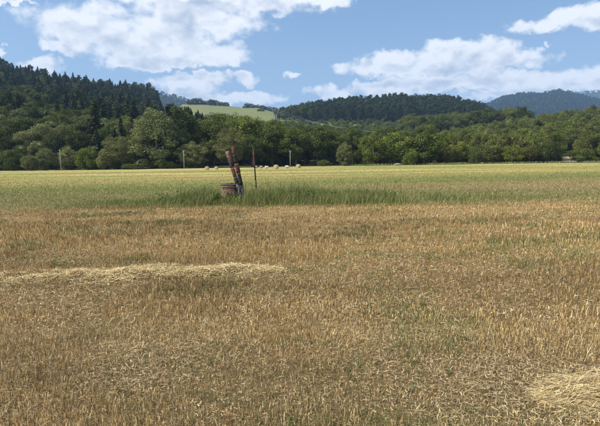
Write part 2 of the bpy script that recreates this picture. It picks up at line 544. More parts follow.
def wedge(n, y0, y1, rng, m=0.76, extra=0.6, side=3.6):
    """random points of even density in the part of the field in front of the camera"""
    Y = np.sqrt(rng.uniform(y0 * y0, y1 * y1, n))
    core = m * Y + extra
    X = rng.uniform(-1, 1, n) * core
    out = rng.random(n) < .22
    return np.where(out, np.sign(X) * (core + rng.random(n) * side), X), Y


def pal(n, cols, weights, rng, jit=0.18, gain=1.0):
    cols = np.array(cols)
    w = np.array(weights, float)
    c = cols[rng.choice(len(cols), n, p=w / w.sum())] * gain
    return c * rng.uniform(1 - jit, 1 + jit, (n, 1))


STRAW = [(0.49, 0.365, 0.170), (0.38, 0.250, 0.090), (0.33, 0.195, 0.060), (0.25, 0.175, 0.092), (0.64, 0.53, 0.31), (0.10, 0.065, 0.032)]


def build_stubble():
    rng = np.random.default_rng(3)
    # near stubble, in small tufts as drilled and cut
    allP, allh, allw, alll, allc = [], [], [], [], []
    for y0, y1, n, hh, ww, segs in ((1.3, 4.2, 175000, 0.056, 0.0027, 1), (4.2, 8.0, 190000, 0.066, 0.0041, 1), (8.0, 17.2, 190000, 0.074, 0.0078, 1)):
        k = 5
        cx, cyy = wedge(n // k, y0, y1, rng)
        x = np.repeat(cx, k) + rng.normal(0, 0.025, n // k * k)
        y = np.repeat(cyy, k) + rng.normal(0, 0.025, n // k * k)
        dn = fb(x * 0.55, y * 1.3, 0.75, 40)
        keep = rng.random(len(x)) < np.clip(0.45 + (dn - 0.32) * 2.2, 0.38, 1)
        keep &= y < 16.3 + 0.9 * np.sin(x * 0.7) + rng.normal(0, .4, len(x))
        x, y, dn = x[keep], y[keep], dn[keep]
        n2 = len(x)
        pa = np.clip((fb(x * 0.7, y, 1.1, 55) - .42) * 4.5, 0, 1)
        h = hh * rng.uniform(0.45, 1.25, n2) * (0.7 + 0.6 * dn) * (1 - .4 * pa)
        # reddish gold farther off, paler and greyer close by
        t = np.clip((y - 2.5) / 5, 0, 1)[:, None]
        c_near = pal(n2, STRAW, [2.8, 1.6, 1.0, 3, 2.6, 2.4], rng, .42, 1.24)
        c_far = pal(n2, STRAW, [2.6, 3.8, 2.8, 1.6, 1.9, 1.9], rng, .42, 1.04)
        sel = rng.random((n2, 1)) < t
        c = np.where(sel, c_far, c_near)
        g = fb(x, y * 1.4, 0.9, 70)
        green = rng.random(n2) < np.clip((g - 0.52) * 2.4, 0.03, 0.5)
        c[green] = pal(int(green.sum()), [(0.13, 0.17, 0.05), (0.17, 0.19, 0.07), (0.09, 0.13, 0.04)], [1, 1, 1], rng)
        br = 0.45 + 1.15 * fb(x * 0.16, y * 1.1, 0.8, 90)
        c = c * (br * (1 + .12 * pa))[:, None]
        l = rng.normal(0, 0.20, (n2, 2)) * h[:, None]
        allP.append(np.stack([x, y, H(x, y) - 0.004], -1)); allh.append(h); allw.append(ww * rng.uniform(.6, 1.3, n2)); alll.append(l); allc.append(c)
    cat_ = np.concatenate
    blades('stubble', cat_(allP), cat_(allh), cat_(allw), cat_(alll), cat_(allc), M_BLADE, tipw=0.8, rng=rng,
           label='golden brown cereal stubble standing across the near field', cat='stubble')
    # loose litter lying between the rows
    V, Q, C, off = [], [], [], 0
    for y0, y1, n, LL, ww in ((1.3, 4.2, 40000, 0.046, 0.0024), (4.2, 8, 22000, 0.062, 0.0036), (8, 16.0, 16000, 0.10, 0.008)):
        x, y = wedge(n, y0, y1, rng)
        dn = fb(x * 0.7, y, 1.1, 55)
        keep = rng.random(n) < np.clip((dn - 0.42) * 4.5, 0.10, 1)
        x, y = x[keep], y[keep]
        n2 = len(x)
        th = rng.uniform(0, math.pi, n2)
        d = np.stack([np.cos(th), np.sin(th), rng.normal(0, 0.16, n2)], -1)
        v, q, c = straws(np.stack([x, y, H(x, y) + rng.uniform(0.006, 0.04, n2)], -1), LL * rng.uniform(.4, 1.4, n2), ww * rng.uniform(.6, 1.3, n2), d,
                         pal(n2, [(0.50, 0.39, 0.21), (0.60, 0.50, 0.31), (0.36, 0.25, 0.12), (0.28, 0.21, 0.13), (0.15, 0.105, 0.06)], [2.4, 1.4, 2.2, 2.2, 1.6], rng, .2, 1.25), rng)
        V.append(v); Q.append(q + off); C.append(c); off += len(v)
    me = mesh_from('straw_litter', cat_(V), cat_(Q), mats=[M_BLADE], attr={'Col': cat_(C)})
    link('straw_litter', me, label='pale loose straw littering the ground between the stubble', cat='straw', kind='stuff')
    # fine chaff covering the soil
    P_, C_, Q_, o_ = [], [], [], 0
    for y0, y1, n, sz in ((1.3, 4.2, 60000, .020), (4.2, 8.0, 40000, .032)):
        x, y = wedge(n, y0, y1, rng)
        th = rng.uniform(0, 6.28, n)
        L, W = sz * rng.uniform(.5, 1.6, n), sz * rng.uniform(.08, .2, n)
        a = np.stack([np.cos(th), np.sin(th), rng.normal(0, .35, n)], -1) * L[:, None] * .5
        b = np.stack([-np.sin(th), np.cos(th), rng.normal(0, .5, n)], -1) * W[:, None] * .5
        c0 = np.stack([x, y, H(x, y) + .004 + np.abs(a[:, 2]) + rng.uniform(0, .012, n)], -1)
        P_.append(np.stack([c0 - a - b, c0 + a - b, c0 + a + b, c0 - a + b], 1).reshape(-1, 3))
        Q_.append(np.arange(n * 4).reshape(-1, 4) + o_)
        o_ += n * 4
        C_.append(np.repeat(pal(n, STRAW, [3, 2.2, 1.2, 3, 2.4, 2.4], rng, .35, 1.0), 4, 0))
    me = mesh_from('chaff', cat_(P_), cat_(Q_), mats=[M_BLADE], attr={'Col': cat_(C_)})
    link('chaff', me, label='fine broken chaff covering the soil of the near field', cat='chaff', kind='stuff')
    # green weeds and regrowth in the stubble
    n = 3200
    x, y = wedge(n, 1.5, 16, rng)
    g = fb(x, y * 1.4, 0.9, 70)
    keep = rng.random(n) < np.clip((g - 0.5) * 5, 0.03, 1)
    x, y = x[keep], y[keep]
    k = 9
    X = np.repeat(x, k) + rng.normal(0, .022, len(x) * k)
    Yy = np.repeat(y, k) + rng.normal(0, .022, len(x) * k)
    m = len(X)
    h = rng.uniform(.03, .10, m)
    blades('field_weeds', np.stack([X, Yy, H(X, Yy) - .003], -1), h, rng.uniform(.004, .010, m) * (0.6 + Yy * .08), rng.normal(0, .6, (m, 2)) * h[:, None],
           pal(m, [(0.11, 0.17, 0.04), (0.15, 0.20, 0.06), (0.08, 0.13, 0.03)], [1, 1, 1], rng, .25), M_GRASS, segs=2, tipw=.15, rng=rng,
           label='small green weeds sprouting among the near stubble', cat='weeds')


def build_meadow_grass():
    rng = np.random.default_rng(4)
    # mown strip and bands out to the golden field
    n = 230000
    y = np.exp(rng.uniform(math.log(15.3), math.log(120), n))
    x = rng.uniform(-1, 1, n) * (0.80 * y + 2)
    u = x / y
    yb = y * (0.86 + 0.28 * fb(x * 0.12, y * 0.4, 0.6, 12)) * (1 - .25 * np.clip(u, -.7, .7) * (y > 28))
    greenish = np.interp(yb, [15, 16.2, 17, 22, 24, 28, 31, 38, 46, 80], [0.06, 0.2, .52, .50, .24, .22, .70, .62, .26, .22])
    greenish = greenish + np.where((yb > 22) & (yb < 31), np.clip(0.1 - u, 0, .4), 0)
    greenish = np.where(yb < 24, greenish * np.interp(x, [-14, -8, 6, 10], [.45, 1.0, 1.0, .55]), greenish)
    greenish += (fb(x * .3, y, .5, 23) - .5) * .9
    isg = rng.random(n) < np.clip(greenish, 0.04, .95)
    c = np.where(isg[:, None], pal(n, [(0.150, 0.190, 0.042), (0.19, 0.215, 0.060), (0.115, 0.150, 0.034), (0.24, 0.23, 0.085)], [3, 2.4, 1.6, 2], rng, .25),
                 pal(n, [(0.38, 0.30, 0.14), (0.30, 0.215, 0.095), (0.24, 0.18, 0.09), (0.46, 0.38, 0.2)], [2.6, 2.4, 2, 1], rng, .2, 1.15) * np.interp(y, [40, 58], [1, 1.3])[:, None] * np.where(y > 50, 1, 0)[:, None] * [1.03, 1.0, .78] + np.where(y > 50, 0, 1)[:, None] * pal(n, [(0.38, 0.30, 0.14), (0.30, 0.215, 0.095), (0.24, 0.18, 0.09), (0.46, 0.38, 0.2)], [2.6, 2.4, 2, 1], rng, .2, 1.15))
    h = rng.uniform(.03, .11, n) * np.interp(y, [15, 30, 50, 75], [1.0, .8, .65, .6])
    w = 0.0009 * y * rng.uniform(.6, 1.5, n)
    blades('field_grass', np.stack([x, y, H(x, y) - .01], -1), h, w, rng.normal(0, .35, (n, 2)) * h[:, None], c, M_GRASS, tipw=.4, rng=rng,
           label='short green and straw coloured grass bands across the middle field', cat='grass')
    # rank tall grass round the well and along the strip
    n = 72000
    x = rng.uniform(-9.5, 12.5, n)
    y = 18.0 + rng.normal(0, 1.05, n)
    a = fb(x * .7, y * 1.1, .9, 31)
    mask = np.interp(x, [-9.5, -7.5, -5, -3, 1, 3.0, 4.2, 4.9, 5.4, 6.2, 7.0, 9, 12], [.1, .4, .9, 1, 1, .85, .55, .15, .5, .4, .15, .2, .1])
    keep = rng.random(n) < np.clip((a - .26) * 2.8, .08, 1) * mask
    x, y, a = x[keep], y[keep], a[keep]
    n = len(x)
    top = np.interp(x, [-8, -5, -3.6, -2.2, -1.2, -.2, 1, 3, 4.5, 6, 12], [.16, .36, .58, .46, .58, .66, .50, .40, .32, .26, .14]) * np.interp(np.abs(y - 18.0), [0, 1.2, 3], [1, .9, .5])
    h = top * rng.uniform(.4, 1.3, n) * (.35 + 1.25 * a)
    wx, wy = gnd(232.5, 200)
    h *= np.where((np.abs(x - wx - .1) < .62) & (y < wy + .45), .45, 1.0)
    th = rng.uniform(0, 2 * math.pi, n)
    ln = h * np.abs(rng.normal(.25, .25, n))
    dry = rng.random(n) < .2
    c = np.where(dry[:, None], pal(n, [(0.40, 0.33, 0.16), (0.30, 0.26, 0.12)], [1, 1], rng), pal(n, [(0.125, 0.168, 0.033), (0.175, 0.205, 0.050), (0.08, 0.11, 0.025), (0.22, 0.22, 0.075)], [3, 2.6, 2.4, 2], rng, .35, 1.08))
    blades('tall_grass', np.stack([x, y, H(x, y) - .02], -1), h, rng.uniform(.010, .026, n), np.stack([np.cos(th) * ln + h * .1, np.sin(th) * ln], -1), c, M_GRASS, segs=3, tipw=.12, droop=.12, rng=rng,
           label='tall rank green grass growing around the concrete well', cat='grass')
    # broad-leaved weeds among the grass
    n = 260
    cx = np.concatenate([rng.normal(-3.9, .5, 70), rng.normal(-.4, 1.1, 130), rng.uniform(-6.5, 4, 60)])
    cy2 = rng.uniform(17.0, 19.6, n)
    k = 14
    x, y = np.repeat(cx, k) + rng.normal(0, .07, n * k), np.repeat(cy2, k) + rng.normal(0, .07, n * k)
    z = rng.uniform(.02, .50, n * k) * np.repeat(rng.uniform(.4, 1, n), k)
    m = n * k
    th = rng.uniform(0, 6.28, m)
    hh = rng.uniform(.05, .16, m)
    blades('broad_weeds', np.stack([x, y, H(x, y) + z], -1), hh, rng.uniform(.025, .055, m), np.stack([np.cos(th), np.sin(th)], -1) * hh[:, None] * .9,
           pal(m, [(0.10, 0.15, 0.035), (0.15, 0.19, 0.05), (0.075, 0.11, 0.03)], [2, 2, 1.5], rng, .3), M_GRASS, segs=2, tipw=.2, droop=.3, rng=rng,
           label='leafy broad weeds mixed into the tall grass by the well', cat='weeds')
    # seed stalks standing above the rank grass
    n = 160
    x = np.concatenate([rng.normal(-.4, .6, 60), rng.normal(-3.6, .35, 20), rng.uniform(-6.5, 5, 80)])
    y = rng.uniform(17.6, 20.2, n)
    h = rng.uniform(.35, .78, n)
    blades('seed_stalks', np.stack([x, y, H(x, y) - .02], -1), h, rng.uniform(.010, .02, n), rng.normal(0, .22, (n, 2)) * h[:, None],
           pal(n, [(0.09, 0.12, 0.035), (0.16, 0.15, 0.06), (0.07, 0.09, 0.03)], [2, 1, 2], rng), M_GRASS, segs=2, tipw=1.3, rng=rng,
           label='thin dark seed stalks rising above the tall grass by the stake', cat='grass')
    # dry verge at the foot of the right-hand wood
    n = 26000
    px = rng.uniform(355, 690, n)
    y = rng.uniform(139, 150, n)
    x = (px - 300) / F * y
    a = fb(x * .2, y * .3, .8, 77)
    keep = rng.random(n) < np.clip((a - .42) * 4, .05, 1) * np.interp(px, [355, 400], [.15, 1])
    x, y = x[keep], y[keep]
    n = len(x)
    h = rng.uniform(.25, .85, n)
    blades('verge_grass', np.stack([x, y, H(x, y) - .05], -1), h, rng.uniform(.08, .2, n), rng.normal(0, .3, (n, 2)) * h[:, None],
           pal(n, [(0.24, 0.24, 0.10), (0.33, 0.29, 0.15), (0.14, 0.18, 0.06), (0.10, 0.14, 0.04)], [2, 1.5, 2, 2], rng, .2), M_GRASS, tipw=.3, rng=rng,
           label='pale dry verge grass along the foot of the right wood', cat='grass')


def heap(name, label, pts, width, height, n, L, w, comb, cols, seed):
    """a low bank of loose straw along a line of points"""
    rng = np.random.default_rng(seed)
    pts = np.array(pts, float)
    seg = np.linalg.norm(np.diff(pts, axis=0), axis=1)
    cum = np.concatenate([[0], np.cumsum(seg)])
    s = rng.uniform(0, cum[-1], n)
    cx, cyy = np.interp(s, cum, pts[:, 0]), np.interp(s, cum, pts[:, 1])
    f = np.where(rng.random(n) < .8, np.clip(rng.normal(0, .36, n), -1, 1), rng.normal(0, .8, n))
    wv = width * (0.65 + 0.7 * fb(s, s * 0, 1.1, seed)) * np.clip(np.minimum(s, cum[-1] - s) / 1.1 + .3, .3, 1)
    x, y = cx + rng.normal(0, .05, n), cyy + f * wv
    lump = 0.25 + 1.4 * fb(x, y, 2.2, seed + 9)
    thin = rng.random(n) < np.clip((fb(x, y * 1.5, 2.4, seed + 3) - .30) * 4.0, .08, 1)
    f, x, y, lump = f[thin], x[thin], y[thin], lump[thin]
    n = len(x)
    topz = height * np.clip(np.minimum(x - pts[:, 0].min(), pts[:, 0].max() - x) / .9 + .15, .15, 1) * np.clip(1 - f ** 2, 0, 1) * lump
    z = H(x, y) + topz * np.sqrt(rng.random(n)) + 0.004
    th = rng.normal(0, comb, n)
    d = np.stack([np.cos(th), np.sin(th), rng.normal(0, .26, n)], -1)
    v, q, c = straws(np.stack([x, y, z], -1), L * rng.uniform(.4, 1.5, n), w * rng.uniform(.6, 1.4, n), d, pal(n, cols, [3, 2, 2.2, 1.6], rng, .22), rng)
    me = mesh_from(name, v, q, mats=[M_BLADE], attr={'Col': c})
    link(name, me, label=label, cat='straw', kind='stuff')


def gnd(px, py):
    u, s = ray(px, py)
    Y = -CAM_H / (s - 0.0155 * u)
    return u * Y, Y


build_stubble()
build_meadow_grass()
PALE = [(0.66, 0.51, 0.25), (0.80, 0.67, 0.38), (0.44, 0.31, 0.13), (0.24, 0.165, 0.08)]
heap('straw_swath', 'long pale swath of loose straw lying across the stubble at left',
     [gnd(-60, 281), gnd(20, 279), gnd(60, 276), gnd(110, 277), gnd(150, 272), gnd(180, 273), gnd(215, 270), gnd(283, 271)], 0.55, 0.060, 22000, 0.105, 0.0048, 0.9, PALE, 21)
heap('straw_heap', 'flattened heap of combed straw in the lower right foreground',
     [gnd(548, 402), gnd(575, 393), gnd(640, 388), gnd(700, 388)], 0.40, 0.05, 15000, 0.12, 0.0026, 0.5, PALE, 22)


# ------------------------------------------------------------------ trees: shared meshes
def leaf_quads(P, Nrm, size, rng, aspect=0.7):
    n = len(P)
    Nrm = Nrm / (np.linalg.norm(Nrm, axis=1)[:, None] + 1e-9)
    r = rng.normal(size=(n, 3))
    a = np.cross(Nrm, r)
    a /= np.linalg.norm(a, axis=1)[:, None] + 1e-9
    b = np.cross(Nrm, a)
    s = (size * rng.uniform(.6, 1.35, n))[:, None] * 0.5
    bend = Nrm * s * 0.25
    V = np.stack([P - a * s, P + b * s * aspect + bend * .4, P + a * s, P - b * s * aspect - bend * .4], 1).reshape(-1, 3)
    Q = np.arange(n * 4).reshape(-1, 4)
    return V, Q


def clump_crown(name, mat, rng, centers, radii, nleaf, leaf, flat=0.8, droop=0.0):
    P, Nn, T = [], [], []
    for c, r in zip(centers, radii):
        n = int(nleaf * (r / np.mean(radii)) ** 2)
        d = rng.normal(size=(n, 3))
        d /= np.linalg.norm(d, axis=1)[:, None]
        rad = r * rng.uniform(.25, 1.0, n) ** 0.5 * rng.uniform(.85, 1.2, n)
        p = np.array(c) + d * rad[:, None] * [1, 1, flat]
        if droop:
            p[:, 2] -= droop * r * (np.hypot(d[:, 0], d[:, 1])) * rng.random(n) ** 2
        P.append(p)
        Nn.append(d * .8 + rng.normal(size=(n, 3)) * .45 + [0, 0, .35])
        T.append(np.clip(rng.normal(.5, .16) + rng.normal(0, .16, n), 0, 1))
    P, Nn, T = np.concatenate(P), np.concatenate(Nn), np.concatenate(T)
    V, Q = leaf_quads(P, Nn, leaf, rng)
    return mesh_from(name, V, Q, mats=[mat], attr={'tint': np.repeat(T, 4)})


def limb_mesh(name, rng, top, targets, r0, mat, split):
    p = Parts()
    bend = rng.normal(0, .18, 2)
    pathz = np.linspace(-.25, top, 6)
    path = [(bend[0] * math.sin(z * .4), bend[1] * math.sin(z * .33), z) for z in pathz]
    p.tube(path, [r0 * 1.35] + list(np.linspace(r0, r0 * .35, 5)), 8)
    for tg in targets:
        zs = min(top * .95, max(split, tg[2] * rng.uniform(.45, .75)))
        b = np.array([np.interp(zs, pathz, [q[0] for q in path]), np.interp(zs, pathz, [q[1] for q in path]), zs])
        tg = np.array(tg)
        mid = b + (tg - b) * .5 + [0, 0, .25]
        p.tube([b, mid, tg], [r0 * .38, r0 * .24, r0 * .08], 5)
    return p.mesh(name, mat, smooth=True)


def broadleaf(seed, mat, rx=3.4, zc=6.0, rz=3.9, n=95, leaf=.26, nleaf=105, split=2.0, lobes=5, droop=0.0, rmin=.75, rmax=1.35):
    rng = np.random.default_rng(seed)
    lob = rng.normal(size=(lobes, 3))
    lob /= np.linalg.norm(lob, axis=1)[:, None]
    amp = rng.uniform(.12, .34, lobes)
    C, R = [], []
    while len(C) < n:
        d = rng.normal(size=3)
        d /= np.linalg.norm(d)
        k = 0.80 + sum(a * max(0, float(d @ l)) ** 3 for a, l in zip(amp, lob))
        f = rng.uniform(.3, 1) ** .5
        c = d * k * f * [rx, rx, rz] * .86
        if c[2] < -rz * .8 and rng.random() < .5:
            continue
        C.append((c[0], c[1], zc + c[2]))
        R.append(rng.uniform(rmin, rmax) * (1.1 - .3 * f))
    crown = clump_crown('crown', mat, rng, C, R, nleaf, leaf, droop=droop)
    tg = [C[i] for i in rng.choice(n, 9, replace=False)]
    trunk = limb_mesh('trunk', rng, zc + rz * .25, tg, .24, M_BARK, split)
    return crown, trunk


def conifer(seed, mat, R=1.75, z0=.7, ragged=.3):
    rng = np.random.default_rng(seed)
    P, Nn, S, T = [], [], [], []
    z = z0
    while z < 9.75:
        nb = rng.integers(6, 10)
        th0 = rng.uniform(0, 6.28)
        for b in range(nb):
            th = th0 + b * 6.283 / nb + rng.normal(0, .18)
            L = R * (1 - (z / 10) ** 1.35) ** .95 * rng.uniform(1 - ragged, 1 + ragged * .5) + .06
            k = int(3 + L * 7)
            t = rng.uniform(.12, 1, k)
            wd = rng.normal(0, .13, k) * (1.15 - t) * L
            zz = z + rng.normal(0, .07, k) - L * .42 * t + L * .16 * t ** 3
            P.append(np.stack([np.cos(th) * t * L - np.sin(th) * wd, np.sin(th) * t * L + np.cos(th) * wd, zz], -1))
            Nn.append(np.stack([np.full(k, np.cos(th) * .5), np.full(k, np.sin(th) * .5), np.full(k, .8)], -1) + rng.normal(0, .45, (k, 3)))
            S.append(np.full(k, .30 + .12 * L))
            T.append(np.clip(rng.normal(.5, .12) + rng.normal(0, .14, k), 0, 1))
        z += rng.uniform(.2, .33)
    k = 16
    P.append(np.stack([rng.normal(0, .04, k), rng.normal(0, .04, k), rng.uniform(9.4, 10.1, k)], -1))
    Nn.append(rng.normal(size=(k, 3)) * [1, 1, .2]); S.append(np.full(k, .2)); T.append(np.full(k, .5))
    P, Nn, S, T = map(np.concatenate, (P, Nn, S, T))
    V, Q = leaf_quads(P, Nn, S, rng, .6)
    crown = mesh_from('crown', V, Q, mats=[mat], attr={'tint': np.repeat(T, 4)})
    tr = Parts().tube([(0, 0, -.25), (0, 0, 3), (.02, 0, 9.6)], [.2, .15, .02], 7)
    return crown, tr.mesh('trunk', M_BARKP, True)


def pine(seed, mat):
    rng = np.random.default_rng(seed)
    C, R = [], []
    for i in range(56):
        z = rng.uniform(1.4, 9.7)
        w = 1.8 * math.sin(math.pi * np.clip((z + .2) / 10.3, 0, 1)) ** .7
        th, f = rng.uniform(0, 6.28), rng.uniform(.15, 1) ** .6
        C.append((math.cos(th) * w * f, math.sin(th) * w * f, z))
        R.append(rng.uniform(.38, .72))
    crown = clump_crown('crown', mat, rng, C, R, 48, .30, flat=.7)
    trunk = limb_mesh('trunk', rng, 9.2, [C[i] for i in range(7)], .16, M_BARKP, 3.0)
    return crown, trunk


VAR = {
    'broad': [broadleaf(100 + i, M_DARK, rx=r, rz=z, zc=c) for i, (r, z, c) in enumerate([(3.5, 4.7, 5.3), (3.1, 4.9, 5.1), (3.9, 4.5, 5.5), (3.3, 4.8, 5.2)])],
    'willow': [broadleaf(120 + i, M_PALE, rx=4.0, rz=5.0, zc=4.9, n=190, leaf=.20, nleaf=125, droop=.5, lobes=7, rmin=.6, rmax=1.15) for i in range(3)],
    'bush': [broadleaf(140 + i, M_MID, rx=5.2, rz=4.9, zc=4.9, n=90, leaf=.34, nleaf=95, split=.5, lobes=6, rmin=1.0, rmax=1.9) for i in range(3)],
    'scrub': [broadleaf(160 + i, M_BRIGHT, rx=4.1, rz=4.9, zc=4.9, n=85, leaf=.36, nleaf=90, split=1.0, lobes=6, rmin=.9, rmax=1.6) for i in range(4)],
    'conifer': [conifer(180 + i, M_CON, R=r, ragged=.35) for i, r in enumerate((1.7, 2.1, 2.5, 1.9))],
    'pine': [pine(200 + i, M_PINE) for i in range(4)],
}
WIDTH = {'broad': 7.0, 'willow': 8.2, 'bush': 10.5, 'scrub': 8.2, 'conifer': 3.6, 'pine': 3.6}
NAMES = {'broad': 'broadleaf_tree', 'willow': 'willow_tree', 'bush': 'leafy_bush', 'scrub': 'scrub_tree', 'conifer': 'conifer_tree', 'pine': 'pine_tree'}
CATS = {'broad': 'tree', 'willow': 'willow', 'bush': 'bush', 'scrub': 'tree', 'conifer': 'conifer', 'pine': 'pine'}


def plant(kind, vi, X, Y, height, width, rot, label, group=None, mat=None):
    cr, tr = VAR[kind][vi % len(VAR[kind])]
    e = link(NAMES[kind], None, label=label, cat=CATS[kind], group=group, loc=(X, Y, h1(X, Y) - .05))
    e.empty_display_size = 1.0
    e.rotation_euler = (0, 0, rot)
    s = width / WIDTH[kind]
    e.scale = (s, s, height / 10.0)
    t = link('trunk', tr, e)
    c = link('crown', cr, e)
    if mat:
        c.material_slots[0].link = 'OBJECT'
        c.material_slots[0].material = mat
    return e


# trees and bushes along the far edge of the field, left to right: px, top row, width px, distance, kind, material, label
EDGE = [
    (-14, 138, 34, 156, 'broad', M_MID, 'mid green tree at the far left end of the field edge'),
    (12, 146, 28, 150, 'bush', M_MID, 'green rounded bush at the left edge of the treeline'),
    (30, 152, 18, 147, 'willow', None, 'small grey-green willow bush left of the pale utility pole'),
    (46, 148, 24, 150, 'willow', None, 'pale willow directly left of the leftmost utility pole'),
    (68, 147, 22, 151, 'willow', None, 'pale willow directly right of the leftmost utility pole'),
    (86, 145, 25, 150, 'bush', M_BRIGHT, 'fresh green rounded bush between two pale willows on the left'),
    (103, 152, 16, 148, 'willow', None, 'low pale willow at the left foot of the broad willow clump'),
    (118, 137, 36, 153, 'willow', None, 'broad pale willow in front of the tallest left tree'),
    (134, 163, 24, 146, 'bush', M_MID, 'low green bush under the broad pale willow'),
    (156, 107, 60, 158, 'willow', None, 'tallest broad grey-green tree at the left field edge'),
    (176, 128, 30, 158, 'willow', M_DARK, 'dark drooping tree behind the second utility pole'),
    (190, 138, 34, 155, 'willow', None, 'grey-green willow just right of the second utility pole'),
    (207, 140, 22, 158, 'broad', M_DARK, 'dark tree behind the two leftmost bales'),
    (231, 128, 34, 156, 'willow', None, 'pale round willow behind the leaning painted boards'),
    (252, 132, 28, 162, 'broad', M_DARK, 'dark tree behind the upright red stake'),
    (272, 122, 34, 168, 'broad', M_DARK, 'dark round tree behind the middle bales'),
    (296, 126, 32, 166, 'broad', M_DARK, 'dark tree behind the third utility pole'),
    (318, 128, 30, 168, 'broad', M_DARK, 'dark tree right of the third utility pole'),
    (323, 159, 14, 150, 'bush', M_MID, 'tiny low bush at the foot of the dark central wood'),
    (335, 136, 22, 170, 'broad', M_DARK, 'dark tree left of the lone pale willow'),
    (345, 139, 20, 152, 'willow', None, 'lone pale round willow in the centre of the treeline'),
    (358, 149, 14, 156, 'willow', M_MID, 'small grey-green willow just right of the lone pale willow'),
    (374, 134, 26, 150, 'scrub', M_BRIGHT, 'fresh green tree at the left corner of the right wood'),
    (397, 128, 36, 151, 'scrub', M_BRIGHT, 'tall fresh green tree behind the pale boulder'),
    (425, 130, 36, 149, 'scrub', M_MID, 'wide green tree with a dark right side right of the boulder'),
    (410, 146, 20, 146, 'bush', M_BRIGHT, 'low green bush between the boulder and the wide green tree'),
    (446, 141, 18, 150, 'scrub', M_OLIVE, 'olive brown tree next to the wide green tree'),
    (461, 138, 26, 153, 'scrub', M_BRIGHT, 'green tree left of the bare gap in the right wood'),
    (476, 146, 18, 148, 'bush', M_DARK, 'dark green bush standing forward in the right wood'),
    (493, 140, 24, 151, 'scrub', M_OLIVE, 'olive green tree behind the forward dark bush'),
    (512, 143, 26, 149, 'bush', M_BRIGHT, 'broad green bush left of the grey-green thicket tree'),
    (531, 142, 22, 150, 'scrub', M_OLIVE, 'greyish olive tree in the middle of the right wood edge'),
    (550, 139, 26, 149, 'bush', M_DARK, 'dark bush directly left of the tan bare opening'),
    (583, 146, 26, 147, 'bush', M_MID, 'round green bush directly right of the tan bare opening'),
    (592, 133, 28, 156, 'scrub', M_OLIVE, 'olive tree rising behind the bush at the right edge'),
    (612, 140, 26, 150, 'bush', M_MID, 'green bush cut by the right edge of the picture'),
]
EDGE_POS = []
rot_rng = np.random.default_rng(9)
for i, (px, top, wp, Y, kind, mat, label) in enumerate(EDGE):
    u, s = ray(px, top)
    X = u * Y
    base = h1(X, Y)
    hgt = CAM_H + s * Y - base
    plant(kind, i, X, Y, hgt, wp / F * Y * 1.04, rot_rng.uniform(0, 6.28), label, mat=mat, group=None)
    EDGE_POS.append((X, Y))


# ------------------------------------------------------------------ woods
def scatter(pxa, pxb, ya, yb, spacing, seed, keepf=None, n_try=60000):
    rng = np.random.default_rng(seed)
    u0, u1 = (pxa - 300) / F, (pxb - 300) / F
    Y = np.sqrt(rng.uniform(ya * ya, yb * yb, n_try))
    X = rng.uniform(u0, u1, n_try) * Y
    cell, out = {}, []
    for x, y in zip(X, Y):
        sp = spacing(y) if callable(spacing) else spacing
        if keepf and not keepf(x, y, rng):
            continue
        i, j = int(x // sp), int(y // sp)
        ok = True
        for a in (-1, 0, 1):
            for b in (-1, 0, 1):
                for (q, r) in cell.get((i + a, j + b), ()):
                    if (q - x) ** 2 + (r - y) ** 2 < sp * sp:
                        ok = False
                        break
        if ok:
            cell.setdefault((i, j), []).append((x, y))
            out.append((x, y))
    return out


EP = np.array(EDGE_POS)


def clear_edge(x, y, rng):
    return np.min((EP[:, 0] - x) ** 2 + (EP[:, 1] - y) ** 2) > 5.0 ** 2


def in_frame(x, y, pad=6):
    px = 300 + F * x / y
    return -pad < px < 600 + pad


